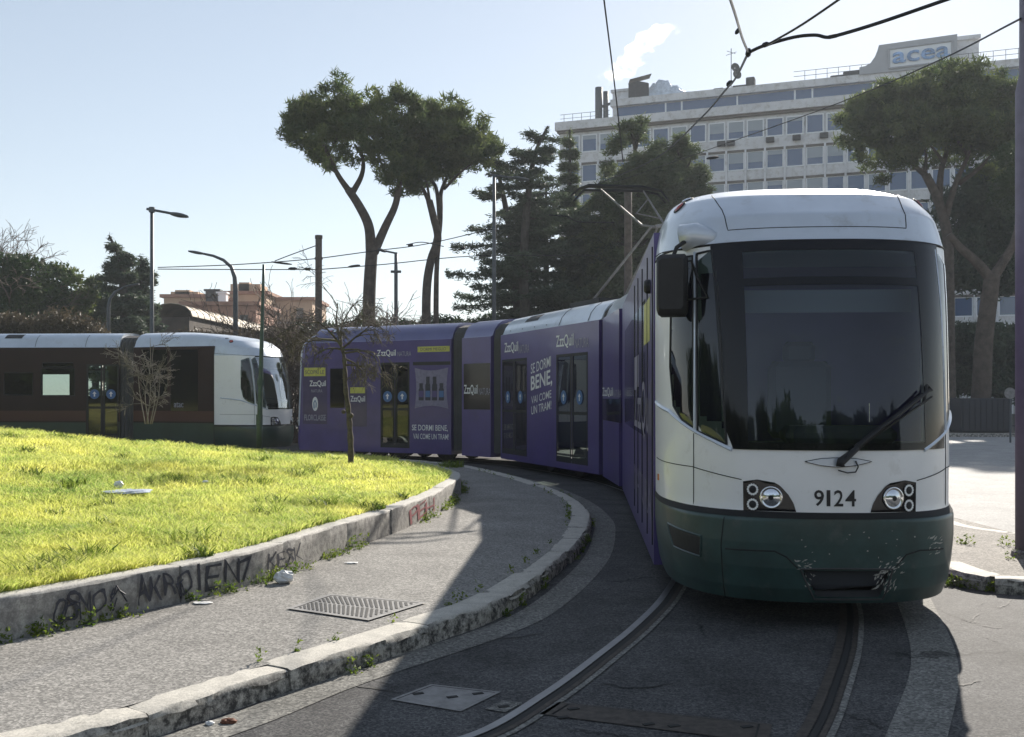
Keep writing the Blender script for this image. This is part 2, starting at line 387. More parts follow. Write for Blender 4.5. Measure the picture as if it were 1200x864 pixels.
# footway between the kerb and the low wall
inner = offset_path(kerb_path, -.2)
poly = [(p.x, p.y) for p in inner]+[(-24, 2.0)]
bm_ = MB(); vs = [(p.x, p.y, KH-.004) for p in inner]; n = len(vs)
wp = [min(wall_path, key=lambda q, p=p: (q-p).length) for p in inner]
vs += [(q.x-.1*(1 if False else 0), q.y, KH-.004) for q in wp]
bm_.add(vs, [(i, i+1, n+i+1, n+i) for i in range(n-1)])
# continue the sheet under the lawn so no gap shows between them
bm_.quad((-24, 2, KH-.01), (-9, 2, KH-.01), (-9, 26, KH-.01), (-24, 26, KH-.01))
tag(obj('pavement', bm_, 'asphalt_walk'), kind='structure')

def stones(path, outer_h, width, lengths, z0, seed, chip=.012, bev=.025, side=-1):
    """a run of irregular kerb or coping stones along a path"""
    r = random.Random(seed); mb = MB()
    d = [0]
    for a, b in zip(path, path[1:]): d.append(d[-1]+(b-a).length)
    tot = d[-1]
    def at(s):
        s = max(0, min(tot-1e-4, s)); i = max(0, min(len(d)-2, int(np.searchsorted(d, s))-1))
        t = (s-d[i])/(d[i+1]-d[i]); p = path[i].lerp(path[i+1], t); q = (path[i+1]-path[i]).normalized(); return p, Vector((q.y, -q.x, 0))
    s = 0
    while s < tot-.1:
        L = r.uniform(*lengths); e = min(s+L, tot); dh = r.uniform(-.006, .006); dw = r.uniform(-.012, .012); gap = .008
        k = max(2, int((e-s)/.09)); rows = []
        for i in range(k+1):
            t = s+gap/2+(e-s-gap)*i/k; p, nrm = at(t); p = p+nrm*dw
            endc = .012 if i in (0, k) else 0.
            c = lambda a: (r.random()**2)*a
            top = z0+outer_h+dh-endc*.6
            pr = [(0, z0-.05), (0-endc-c(chip), z0+outer_h*.35), (0-endc-c(chip), z0+outer_h*.6), (-endc-c(chip*1.5), top-bev-c(chip)), (-bev*.5-c(chip), top-bev*.3-c(chip*.6)), (-bev-c(chip), top-c(.003)),
                  (-width*.35, top+r.uniform(-.002, .003)), (-width*.7, top+r.uniform(-.002, .003)), (-width+.012, top-.002), (-width, top-.015), (-width, z0-.05)]
            rows.append([p+nrm*(-side*o if False else o)+Vector((0, 0, z)) for o, z in pr])
        o0 = len(mb.v); mb.grid(rows, flip=False)
        m_ = len(rows[0]); mb.f.append(tuple(range(o0, o0+m_))); mb.m.append(0)
        q0 = o0+(len(rows)-1)*m_; mb.f.append(tuple(range(q0+m_-1, q0-1, -1))); mb.m.append(0)
        s = e
    return mb
kb = stones(kerb_path, KH, .26, (.75, 1.35), 0, 3, chip=.02, bev=.03)
tag(sharp(obj('kerb', kb, 'kerb'), 30), kind='structure')

# low retaining wall of the lawn
WH = .27
low_wall = empty('low_wall', (-2, 8.3, KH), 'low curved stone wall with black graffiti holding up the lawn', 'wall')
wb = stones(offset_path(wall_path, .0), WH, .2, (1.0, 1.7), KH, 5, chip=.006, bev=.02)
sharp(obj('stone_course', wb, 'wallstone', low_wall), 30)
def pathinfo(path):
    d = [0]
    for a, b in zip(path, path[1:]): d.append(d[-1]+(b-a).length)
    return d
WD = pathinfo(wall_path)
def wall_pt(s, h, off=.006):
    i = max(0, min(len(WD)-2, int(np.searchsorted(WD, s))-1)); t = (s-WD[i])/(WD[i+1]-WD[i])
    p = wall_path[i].lerp(wall_path[i+1], t); q = (wall_path[i+1]-wall_path[i]).normalized()
    return p+Vector((q.y, -q.x, 0))*off+Vector((0, 0, h))
def wall_s(px):
    best = None
    for i, p in enumerate(wall_path):
        if p.y < 3 or i > 115: continue
        x = CX+F*p.x/p.y; 
        if best is None or abs(x-px) < best[0]: best = (abs(x-px), i)
    i = best[1]
    # refine
    a, b = wall_path[max(0, i-1)], wall_path[i+1]; xa, xb = CX+F*a.x/a.y, CX+F*b.x/b.y
    t = (px-xa)/(xb-xa); return WD[max(0, i-1)]+(WD[i+1]-WD[max(0, i-1)])*t
def wall_text(s, x0, x1, h0, h1, mat, off, shear=.12, off3=.009):
    vs, fs = textmesh(s, off); s0, s1 = wall_s(x0), wall_s(x1); mb = MB()
    r = random.Random(len(s)*7+int(x0))
    mb.add([wall_pt(s0+(s1-s0)*min(1.05, max(-.05, x+(y-.5)*shear/len(s)+.01*math.sin(9*y+x*20))), KH+h0+(h1-h0)*(y+.05*math.sin(x*25)), off3) for x, y in vs], fs)
    return mb
gm = MB(); rg_ = random.Random(12)
def tag_letters(mb, word, xa, xb, h0, h1, bold):
    n = len(word); w_ = (xb-xa)/n
    for k, ch_ in enumerate(word):
        vs, fs = textmesh(ch_, bold+rg_.uniform(-.006, .012)); s0, s1 = wall_s(xa+k*w_), wall_s(xa+(k+1)*w_); ss = (s1-s0); an = rg_.uniform(-.30, .30); sx_, sz_ = rg_.uniform(.9, 1.25)*(.16 if ch_ in 'I!' else 1), rg_.uniform(.85, 1.12); dz = rg_.uniform(-.02, .015)
        out = []
        for x, y in vs:
            u_, v_ = (x-.5)*ss*sx_, (y-.5)*(h1-h0)*sz_; ur = u_*math.cos(an)-v_*math.sin(an)+.012*math.sin(v_*40+k); vr = u_*math.sin(an)*.6+v_*math.cos(an)+.010*math.sin(u_*45+k*2)
            out.append(wall_pt((s0+s1)/2+ur, KH+min(.262, max(.01, (h0+h1)/2+dz+vr)), .009))
        mb.add(out, fs)
    return mb
for s_, a, b, h0, h1, of in (('OSMO!', 62, 138, .04, .23, -.006), ('AKROIE', 158, 256, .05, .24, -.006), ('N7', 262, 296, .06, .24, -.004), ('KESK', 313, 354, .07, .22, -.008)): tag_letters(gm, s_, a, b, h0, h1, of)
for k in range(7):
    xq = rg_.choice((70, 96, 128, 170, 205, 246, 285)); s0 = wall_s(xq); hh = rg_.uniform(.05, .2); pts_ = [wall_pt(s0+.05*m_*rg_.uniform(.3, 1), KH+min(.25, max(.02, hh+rg_.uniform(-.08, .08))), .010) for m_ in range(4)]; gm.tube(pts_, .006, 4)
obj('graffiti', gm, 'graffiti', low_wall)
t_ = tag_letters(MB(), 'PEH', 480, 508, .05, .23, -.004); obj('graffiti', t_, 'graffiti_red', low_wall, label='small red graffiti tag near the end of the wall')

# ------------------------------------------------------------------ lawn
wp_np = np.array([(p.x, p.y) for p in offset_path(wall_path, -.17)])
lawn_poly = np.vstack([wp_np, [(-24, 2.0)]])
def inside(poly, x, y):
    c = np.zeros(x.shape, bool); j = len(poly)-1
    for i in range(len(poly)):
        xi, yi = poly[i]; xj, yj = poly[j]
        cond = ((yi > y) != (yj > y)); t = (xj-xi)*(y-yi)/((yj-yi) if yj != yi else 1e-9)+xi
        c ^= cond & (x < t); j = i
    return c
def dist_path(x, y, pts=wp_np):
    best = np.full(x.shape, 1e9)
    for a, b in zip(pts[:-1:3], pts[3::3]):
        d = b-a; L = (d**2).sum(); t = np.clip(((x-a[0])*d[0]+(y-a[1])*d[1])/L, 0, 1)
        best = np.minimum(best, np.hypot(x-a[0]-t*d[0], y-a[1]-t*d[1]))
    return best
def vnoise(x, y, sc, seed=0):
    """smooth value noise, vectorised"""
    r = np.random.default_rng(seed); T = r.random((64, 64))
    x = x*sc; y = y*sc; xi = np.floor(x).astype(int); yi = np.floor(y).astype(int); fx = x-xi; fy = y-yi
    fx = fx*fx*(3-2*fx); fy = fy*fy*(3-2*fy)
    g = lambda a, b: T[a % 64, b % 64]
    return (g(xi, yi)*(1-fx)+g(xi+1, yi)*fx)*(1-fy)+(g(xi, yi+1)*(1-fx)+g(xi+1, yi+1)*fx)*fy
def lawn_h(x, y):
    x = np.asarray(x, float); y = np.asarray(y, float)
    d = dist_path(x, y); nearw = np.clip(d/7.0, 0, 1)
    k = np.clip(.30+(-x)*.045, .18, .85)
    return KH+WH-.015+k*nearw**1.15+(vnoise(x, y, .9, 3)-.5)*.07*np.clip(d, 0, 1)+(vnoise(x, y, 3, 5)-.5)*.03*np.clip(d*2, 0, 1)
xs = np.arange(-24, 0, .22); ys = np.arange(2.0, 26.4, .22)
XX, YY = np.meshgrid(xs, ys); HH = lawn_h(XX, YY)
ok = inside(lawn_poly, XX.ravel(), YY.ravel()).reshape(XX.shape)
verts = np.stack([XX, YY, HH], -1).reshape(-1, 3); nx = len(xs); fl = []
for i in range(len(ys)-1):
    for j in range(nx-1):
        if ok[i, j] and ok[i, j+1] and ok[i+1, j] and ok[i+1, j+1]: fl.append((i*nx+j, i*nx+j+1, (i+1)*nx+j+1, (i+1)*nx+j))
lb = MB(); lb.add(verts.tolist(), fl)
# skirt strip joining the mound to the back of the wall
e0 = offset_path(wall_path, -.12); e1 = offset_path(wall_path, -.62)
h1 = lawn_h([p.x for p in e1], [p.y for p in e1])
lb.grid([[Vector((p.x, p.y, KH+WH-.03)) for p in e0], [Vector((p.x, p.y, h+.004)) for p, h in zip(e1, h1)]], flip=True)
tag(obj('lawn_soil', lb, 'turf', smooth=True), kind='structure')

def blades(x, y, z, hgt, wid, lean, seed):
    r = np.random.default_rng(seed); n = len(x); a = r.random(n)*2*PI; la = r.random(n)*2*PI
    dx, dy = np.cos(a)*wid, np.sin(a)*wid; lx, ly = np.cos(la)*lean*hgt, np.sin(la)*lean*hgt
    v = np.empty((n, 5, 3))
    v[:, 0] = np.stack([x-dx, y-dy, z-.01], 1); v[:, 1] = np.stack([x+dx, y+dy, z-.01], 1)
    v[:, 2] = np.stack([x+dx*.7+lx*.35, y+dy*.7+ly*.35, z+hgt*.6], 1); v[:, 3] = np.stack([x-dx*.7+lx*.35, y-dy*.7+ly*.35, z+hgt*.6], 1)
    v[:, 4] = np.stack([x+lx, y+ly, z+hgt], 1)
    b = np.arange(n)*5
    f = np.concatenate([np.stack([b, b+1, b+2], 1), np.stack([b, b+2, b+3], 1), np.stack([b+3, b+2, b+4], 1)])
    return v.reshape(-1, 3), f
nb = 640000
Y_ = 1/np.sqrt(rng.uniform(1/28.**2, 1/4.6**2, nb)); Y_ = np.where(rng.random(nb) < .62, 1/rng.uniform(1/27., 1/4.8, nb), Y_)
X_ = rng.uniform(-.60, .02, nb)*Y_
m_ = inside(lawn_poly, X_, Y_); X_, Y_ = X_[m_], Y_[m_]
cl = vnoise(X_, Y_, 1.6, 9)*.6+vnoise(X_, Y_, 6, 10)*.4
keep = rng.random(len(X_)) < (.35+1.1*cl); X_, Y_, cl = X_[keep], Y_[keep], cl[keep]
hg = (.022+.075*cl**1.6+.045*rng.random(len(X_))**3)*(1+.25*(vnoise(X_, Y_, .5, 12) > .6)); wd = .0014+.00033*Y_*rng.uniform(.6, 1.3, len(X_))
gv, gf = blades(X_, Y_, lawn_h(X_, Y_), hg, wd, rng.uniform(.3, 1.6, len(X_)), 4)
tag(obj('grass', (gv, gf), 'grass'), 'bright yellow green grass growing over the raised lawn', 'grass', kind='stuff')

def tri_leaves(C, size, k, seed, up=.3, wid=.22, flat=0.):
    """k slender leaf triangles at each centre"""
    r = np.random.default_rng(seed); C = np.repeat(C, k, 0); n = len(C)
    d = r.normal(size=(n, 3)); d[:, 2] = d[:, 2]*(1-flat)+up; d /= np.linalg.norm(d, axis=1)[:, None]+1e-9
    s = r.normal(size=(n, 3)); s -= (s*d).sum(1)[:, None]*d; s /= np.linalg.norm(s, axis=1)[:, None]+1e-9
    L = size*r.uniform(.6, 1.3, n)[:, None]; C = C+r.normal(size=(n, 3))*size*.25
    V = np.stack([C-s*L*wid, C+s*L*wid, C+d*L], 1).reshape(-1, 3); b = np.arange(n)*3
    return V, np.stack([b, b+1, b+2], 1)
# broad-leaved darker weed patches in the lawn
def weedpatch(spots, seed, hmax, wmul=1.):
    r = np.random.default_rng(seed); V = []; Fc = []; o = 0
    for (x, y, z, rad, n) in spots:
        a = r.random(n)*2*PI; q = np.sqrt(r.random(n))*rad
        v, f = blades(x+np.cos(a)*q, y+np.sin(a)*q, np.full(n, z), r.uniform(.3, 1, n)*hmax, r.uniform(.006, .014, n)*wmul, r.uniform(.4, 1.3, n), int(r.integers(1e6)))
        V.append(v); Fc.append(f+o); o += len(v)
    return np.concatenate(V), np.concatenate(Fc)
sp = []
for (px, py) in ((75, 660), (60, 668), (95, 655), (45, 672), (600-70, 545)):
    p = G(px, py, .42); sp.append((p.x, p.y, float(lawn_h(p.x, p.y)), .22, 160))
for k in range(40):
    yy = random.uniform(7.5, 20); xx = random.uniform(-.5, -.05)*yy
    if inside(lawn_poly, np.array([xx]), np.array([yy]))[0]: sp.append((xx, yy, float(lawn_h(xx, yy)), random.uniform(.08, .25), 60))
tag(obj('lawn_weeds', weedpatch(sp, 3, .13), 'weed'), 'darker leafy weeds scattered through the lawn', 'weeds', kind='stuff')
sp = []
for i in range(20, 118):
    p = wall_pt(WD[i]+random.uniform(-.1, .1), 0, .03)
    dens = vnoise(np.array([p.x]), np.array([p.y]), 1.5, 21)[0]
    if dens > .38 or p.y < 7.2: sp.append((p.x, p.y, KH, random.uniform(.03, .09), int(12+38*dens)))
for i in range(30, 110):
    q = kerb_path[i]+Vector((0, 0, 0)); t = kerb_path[i+1]-kerb_path[i]; nrm = Vector((t.y, -t.x, 0)).normalized()
    if random.random() < .4: a = q-nrm*.275; sp.append((a.x, a.y, KH-.02, .02, 10))
    if random.random() < .10: a = q+nrm*.02; sp.append((a.x, a.y, 0, .025, 22))
def leafy(sp, seed, hmax, size=.028):
    r = np.random.default_rng(seed); C = []
    for (x, y, z, rad, n) in sp:
        a = r.random(n)*2*PI; q = np.sqrt(r.random(n))*rad*1.5; C.append(np.stack([x+np.cos(a)*q, y+np.sin(a)*q*.8, z+r.random(n)**1.8*hmax*r.uniform(.4, 1.2)], 1))
    return tri_leaves(np.concatenate(C), size, 2, seed, .4, .3)
wv, wf = leafy(sp, 8, .11)
tag(obj('kerbside_weeds', (wv, wf), 'weed'), 'straggling weeds along the foot of the low wall and the kerb', 'weeds', kind='stuff')

# concrete strips beside the track, pale road on the right
def ribbon(path, wdt, z, n_=None):
    l = offset_path(path, -wdt/2); r_ = offset_path(path, wdt/2)
    mb = MB(); mb.grid([[Vector((p.x, p.y, z)) for p in l], [Vector((p.x, p.y, z)) for p in r_]], flip=True); return mb
strip = catmull([(-3.5, 3.2, 0), (-1.7, 4.75, 0), (-.95, 5.95, 0), (-.1, 7.2, 0), (.32, 8.2, 0), (.82, 10.2, 0), (1.10, 12.2, 0), (1.2, 13.8, 0), (1.06, 16.2, 0), (.5, 19.2, 0), (-.5, 22.3, 0)], 8)
tag(obj('concrete_strip', ribbon(strip, .26, .004), 'concrete'), kind='structure')
strip2 = catmull([(.6, 2.6, 0), (1.3, 3.7, 0), (1.98, 5.0, 0), (2.6, 6.3, 0), (3.1, 7.8, 0), (3.6, 9.6, 0), (4.1, 12.5, 0), (4.3, 16, 0)], 8)
tag(obj('concrete_strip', ribbon(strip2, .27, .004), 'concrete'), kind='structure')
# road on the right, beyond the worn island
mb = MB(); mb.add([(5.9, 9.6, .004), (14, 6, .004), (60, 6, .004), (80, 41, .004), (9, 41, .004), (6.2, 22, .004), (5.7, 14.5, .004)], [(0, 1, 2, 3, 4, 5, 6)])
tag(obj('side_road', mb, 'asphalt_far'), kind='structure')
mb = MB(); mb.prism([(9, 41), (80, 41), (80, 41.35), (9, 41.35)], 0, .14)
tag(obj('far_kerb', mb, 'kerb'), kind='structure')
mb = MB(); mb.quad((5, 41.35, .13), (120, 41.35, .13), (120, 140, .13), (5, 140, .13))
tag(obj('tree_ground', mb, 'soil'), kind='structure')
mb = MB(); mb.quad((-120, 34, .008), (4, 34, .008), (4, 140, .008), (-120, 140, .008))
tag(obj('verge_ground', mb, 'soil'), kind='structure')
mb = MB(); mb.quad((-40, -60, .004), (40, -60, .004), (40, 1.2, .004), (-40, 1.2, .004)); M['pale_bounce'] = asphalt('pale_bounce', (.5, .49, .47), (.75, .74, .72), 60, cracks=False, patch=.15); tag(obj('bounce_ground', mb, 'pale_bounce'), kind='structure')  # unseen pale ground, added behind the camera to bounce sunlight onto the tram front
# worn island with kerb stones
isl = [(3.86, 9.0), (4.12, 8.62), (5.2, 8.45), (8.5, 8.2), (8.5, 9.4), (5.62, 11.4), (5.55, 13.5), (5.9, 17), (5.0, 17.5), (4.35, 13.0), (4.0, 10.5)]
mb = MB(); mb.add([(x, y, .118) for x, y in isl], [tuple(range(len(isl)))]); tag(obj('island_pavement', mb, 'dirt_walk'), kind='structure')
ip = catmull([(8.5, 8.15, 0), (5.2, 8.38, 0), (4.3, 8.45, 0), (4.03, 8.55, 0)], 6)
kb2 = stones(ip[::-1], .125, .22, (.9, 1.3), 0, 12, chip=.02, bev=.03)
ip2 = catmull([(4.0, 8.66, 0), (3.86, 9.0, 0), (3.92, 10.5, 0), (4.3, 13.0, 0), (4.95, 17.5, 0)], 6)
def flipx(mbx): return mbx
kb3 = stones([p for p in ip2[::-1]], .125, .30, (.8, 1.3), 0, 14, chip=.02, bev=.03)
kb2.add(kb3.v, kb3.f)
ip3 = catmull([(5.95, 17.0, 0), (5.6, 13.6, 0), (5.66, 11.5, 0), (8.5, 9.5, 0)], 6)
kb4 = stones(ip3[::-1], .125, .18, (.9, 1.3), 0, 15); kb2.add(kb4.v, kb4.f)
tag(sharp(obj('island_kerb', kb2, 'kerb'), 30), kind='structure')
sp = []
for k in range(14):
    t = random.random(); sp.append((3.74+.5*t, 8.95-.42*t+random.uniform(-.03, .03), 0, .05, 40))
for k in range(10):
    sp.append((random.uniform(4.4, 5.6), random.uniform(9.5, 11), .118, .05, 20))
tag(obj('island_weeds', leafy(sp, 18, .10), 'weed'), 'small weeds at the corner of the right kerb', 'weeds', kind='stuff')

# ------------------------------------------------------------------ rails
def rail(path, label, hd='steel'):
    r = empty('tram_rail', path[len(path)//3], label, 'rail', 'rails of the tram track')
    obj('rail_head', ribbon(path, .052, .010), hd, r)
    obj('groove', ribbon(offset_path(path, .048), .042, .005), 'gap', r)
    obj('guard_lip', ribbon(offset_path(path, .090), .030, .009), 'rust', r)
    obj('sealing_strip', ribbon(offset_path(path, .125), .035, .006), 'concrete', r)
    return r
lr = catmull([(-1.3, 3.6, 0), (-.72, 4.6, 0), (-.20, 5.5*.9, 0), (.17, 5.62, 0), (.53, 6.45, 0), (.90, 7.38, 0), (1.27, 8.5, 0), (1.62, 10, 0), (2.0, 13, 0), (2.0, 17, 0), (1.2, 21, 0), (-.6, 24.8, 0), (-4, 28.2, 0), (-8, 29.6, 0), (-24, 29.7, 0)], 8)
rr = offset_path(lr, 1.40)
rail(lr, 'bright polished tram rail at the bottom centre of the photo, left of its pair')
rail(rr, 'dark rusty tram rail on the right, below the middle of the tram', 'rust')

cr = MB()
rcx = random.Random(4)
for pl in ([(1130, 684), (1160, 689), (1168, 690)], [(1148, 716), (1152, 706), (1170, 712), (1183, 705), (1180, 697)], [(1148, 716), (1142, 728), (1160, 735), (1176, 736)], [(1150, 745), (1168, 752), (1186, 764)], [(1140, 730), (1128, 726), (1120, 722)], [(1110, 800), (1128, 803), (1150, 798)], [(390, 800), (430, 806), (470, 812)], [(700, 800), (742, 806), (790, 801)], [(560, 740), (590, 748), (640, 742)]):
    q = catmull([G(x, y, .0035) for x, y in pl], 6); q = [p+Vector((rcx.uniform(-.012, .012), rcx.uniform(-.012, .012), 0)) for p in q]; n_ = len(q)
    ws = [.004+.010*math.sin(PI*i/(n_-1))*rcx.uniform(.4, 1) for i in range(n_)]
    cr.grid([[p+Vector((0, -w_, 0)) for p, w_ in zip(q, ws)], [p+Vector((0, w_, 0)) for p, w_ in zip(q, ws)]])
tag(obj('road_cracks', cr, 'gap'), kind='structure')
# covers
def cover(name, px, h, label, cat, mat, ribs=0, holes=()):
    pts = [G(x, y, h) for x, y in px]; c = sum(pts, Vector())/len(pts)
    root = empty(name, c, label, cat)
    mb = MB(); fr = MB()
    sc = [c+(p-c)*.88 for p in pts]
    n = len(pts); 
    fr.add([p+Vector((0, 0, .006)) for p in pts]+[p+Vector((0, 0, .006)) for p in [c+(p-c)*.9 for p in pts]], [(i, (i+1) % n, n+(i+1) % n, n+i) for i in range(n)])
    obj('frame', fr, mat, root)
    mb.add([p+Vector((0, 0, .004)) for p in sc], [tuple(range(n))])
    obj('lid', mb, mat, root)
    dk = MB(); dk.add([p+Vector((0, 0, .002)) for p in [c+(p-c)*.95 for p in pts]], [tuple(range(n))]); obj('joint', dk, 'gap', root)
    if ribs:
        rb = MB(); a, b, d, e = sc
        z = Vector((0, 0, .007)); Q = lambda u_, v_: a.lerp(e, u_).lerp(b.lerp(d, u_), v_)+z
        for i in range(ribs):
            t = .03+1.55*i/ribs; wq = .016
            for v0, v1 in ((.04, .47), (.53, .96)):
                lo, hi = v0, v1
                lo = max(lo, (t-1+.02)/.6) ; hi = min(hi, (t-.02)/.6)
                if hi-lo > .05: rb.quad(Q(t-.6*lo-wq, lo), Q(t-.6*lo+wq, lo), Q(t-.6*hi+wq, hi), Q(t-.6*hi-wq, hi))
        obj('slots', rb, 'gap', root)
    for hx, hy in holes:
        q = G(hx, hy, h); hb = MB(); hb.box((q.x, q.y, h+.0065), (.06, .03, .003), .4); obj('lifting_hole', hb, 'gap', root)
    return root
cover('manhole_cover', [(457, 821), (505, 803), (587, 812), (540, 835)], 0, 'grey rectangular steel access cover between kerb and rail', 'access cover', 'iron', 0, [(490, 814), (530, 818), (560, 814)])
cover('small_cover', [(568, 832), (590, 822), (612, 825), (592, 836)], 0, 'very small concrete cover touching the polished rail', 'access cover', 'concrete', 0, [(590, 829)])
cover('vent_grating', [(336, 714), (386, 697), (500, 707), (432, 728)], KH, 'slatted iron drain grating set in the footway', 'grating', 'iron', 26)
pc = cover('track_drain_cover', [(632, 838), (655, 824), (905, 850), (900, 872)], 0, 'long brown ribbed cover plate crossing between the two rails', 'cover plate', 'rust', 0, [(672, 832), (660, 842), (760, 850), (790, 852), (875, 853)])

# ------------------------------------------------------------------ litter
def crumple(name, c, r, mat, label, flat=.5, seed=1, parts=1):
    rn = random.Random(seed); mb = MB(); rows = []
    for i in range(9):
        ph = PI*i/8; row = []
        for j in range(13):
            th = 2*PI*(j % 12)/12; k = r*(1+.45*(mnoise.noise(Vector((math.cos(th)*2+seed, math.sin(th)*2, ph*1.7)))))
            row.append(Vector(c)+Vector((math.sin(ph)*math.cos(th)*k*1.2, math.sin(ph)*math.sin(th)*k*.8, math.cos(ph)*k*flat+r*flat*.8)))
        rows.append(row)
    mb.grid(rows); o = obj(name, mb, mat, loc=c); return tag(o, label, 'litter')
crumple('plastic_bag', G(333, 683, KH), .07, 'litter', 'crumpled white plastic bag lying against the low wall', .8, 2)
crumple('paper_scrap', G(412, 660, KH), .05, 'litter', 'white paper scrap on the footway beyond the bag', .1, 5)
crumple('paper_scrap', G(237, 707, KH), .06, 'litter', 'flat pale scrap on the footway left of the bag', .08, 6)
crumple('dead_leaf', G(268, 848), .035, 'leaf_dead', 'red brown dead leaf at the foot of the near kerb', .4, 8)
crumple('pebble', G(246, 850), .02, 'litter', 'small pale stone beside the dead leaf', .6, 9)
def lawnpt(px, py):
    h = .45
    for _ in range(12): p = G(px, py, h); h = float(lawn_h(p.x, p.y))+.05
    return G(px, py, h)
crumple('rag', lawnpt(150, 578), .22, 'litter_blue', 'bluish white rag lying in the grass', .10, 11)
crumple('rag', lawnpt(95, 579), .16, 'litter_blue', 'smaller pale rag left of the bluish one in the grass', .10, 12)
crumple('plastic_cup', lawnpt(139, 572), .045, 'litter', 'upright white plastic scrap standing by the rag in the grass', 1.0, 13)
crumple('paper_scrap', lawnpt(241, 566), .035, 'litter', 'tiny white scrap in the grass right of the rags', .5, 14)

exec_trams = True

# ------------------------------------------------------------------ trams
ROOF = [(2.78, 1.115), (2.92, 1.10), (3.07, 1.07), (3.23, 1.0), (3.35, .90), (3.43, .77), (3.48, .58), (3.505, .34), (3.515, 0.)]
class Cab:
    """a rounded tram end: c runs round the nose (0 = centre, +-1 = where the straight side begins), h is height"""
    def __init__(s, nose, fwd, front=True):
        s.n = Vector((nose[0], nose[1], 0)); s.f = Vector((fwd[0], fwd[1], 0)).normalized()
        s.r = Vector((-s.f.y, s.f.x, 0))          # +v: to the right for somebody facing the nose
        if front:
            s.set = [(.2, .10), (.30, .04), (.45, .01), (.62, 0), (.80, .0), (.815, .02), (1.24, .02), (1.5, .045), (1.75, .08), (2.1, .14), (2.38, .21), (2.62, .30), (2.78, .37), (3.0, .50), (3.2, .80), (3.32, 1.2), (3.42, 1.85), (3.48, 2.6), (3.515, 3.2)]
            s.W = [(.2, 1.05), (.30, 1.08), (.45, 1.10), (.62, 1.115), (.80, 1.115), (.815, 1.11), (2.3, 1.115), (2.78, 1.115)]+ROOF[1:]
            s.U = [(.2, 1.45), (2.78, 1.35), (3.07, 1.6), (3.25, 1.95), (3.4, 2.7), (3.48, 3.3), (3.515, 3.5)]; s.e = .83; s.rear = {0: 1.65, 1: 3.0}; s.umin = -3.6
        else:
            s.set = [(.2, .08), (.4, .0), (2.9, .10), (3.05, .18), (3.2, .34), (3.35, .6), (3.44, .9), (3.5, 1.25), (3.515, 1.5)]
            s.W = [(.2, 1.125), (2.78, 1.125)]+ROOF[1:]
            s.U = [(.2, .55), (3.05, .7), (3.3, 1.0), (3.515, 1.8)]; s.e = 2/3.2; s.rear = {0: .75, 1: 1.9}
    def raw(s, c, h):
        c = np.asarray(c, float); h = np.asarray(h, float)
        W = np.interp(h, *zip(*s.W)); st = np.interp(h, *zip(*s.set)); U = np.interp(h, *zip(*s.U))
        cc = np.clip(c, -1, 1)*PI/2
        e = np.interp(h, [.78, .83, 2.78, 3.2], [.74, s.e, s.e, .66]) if s.e > .7 else s.e
        v = W*np.sign(cc)*np.abs(np.sin(cc))**e
        u = -(st+(U-st)*(1-np.abs(np.cos(cc))**e))-np.maximum(np.abs(c)-1, 0)
        if s.e > .7: u = np.maximum(u, s.umin)
        return u, v
    def world(s, c, h):
        u, v = s.raw(c, h); h = np.broadcast_to(np.asarray(h, float), np.shape(u))
        return np.stack([s.n.x+s.f.x*u+s.r.x*v, s.n.y+s.f.y*u+s.r.y*v, h], -1)
    def pt(s, c, h, off=0.):
        p = s.world(np.array([c, c+.004, c-.004, c, c]), np.array([h, h, h, h+.01, h-.01]))
        t1 = p[1]-p[2]; t2 = p[3]-p[4]; n = np.cross(t1, t2); n /= np.linalg.norm(n)+1e-12
        return Vector(p[0]+n*off)
    def frame(s, c, h):
        p = s.world(np.array([c, c+.004, c-.004, c, c]), np.array([h, h, h, h+.01, h-.01]))
        t1 = Vector(p[1]-p[2]).normalized(); t2 = Vector(p[3]-p[4]).normalized(); n = t1.cross(t2).normalized()
        return Vector(p[0]), t1, n.cross(t1).normalized(), n
    def inv(s, px, py):
        """(c, h) of the surface point seen at a pixel of the photograph"""
        if not hasattr(s, 'tab'):
            cs, hs = np.meshgrid(np.linspace(-1.9, 1, 300), np.linspace(.2, 3.5, 260)); w_ = s.world(cs, hs)
            s.tab = (cs.ravel(), hs.ravel(), (CX+F*w_[..., 0]/w_[..., 1]).ravel(), (HY-F*(w_[..., 2]-H)/w_[..., 1]).ravel(), w_[..., 1].ravel())
        cs, hs, X, Yp, D = s.tab
        d = (X-px)**2+(Yp-py)**2; near = d < d.min()+6; cand = np.where(near)[0]; i = cand[np.argmin(D[cand])] if d.min() < 4 else int(np.argmin(d))
        c, h = cs[i], hs[i]
        for _ in range(5):
            q = s.world(np.array([c, c+1e-3, c]), np.array([h, h, h+1e-3])); x = CX+F*q[:, 0]/q[:, 1]; y = HY-F*(q[:, 2]-H)/q[:, 1]
            J = np.array([[x[1]-x[0], x[2]-x[0]], [y[1]-y[0], y[2]-y[0]]])/1e-3
            if abs(np.linalg.det(J)) < 50: break
            dl = np.linalg.solve(J, [px-x[0], py-y[0]]); dl = np.clip(dl, -.05, .05); c += dl[0]; h += dl[1]
        return float(c), float(h)
    def strip(s, rows, off, nc=14, mb=None, mi=0):
        """rows: (h, c_left, c_right) -> a patch lying off metres outside the surface"""
        mb = mb or MB(); out = []
        for h, a, b in rows: out.append([s.pt(a+(b-a)*k/nc, h, off) for k in range(nc+1)])
        return mb.grid(out, mi)
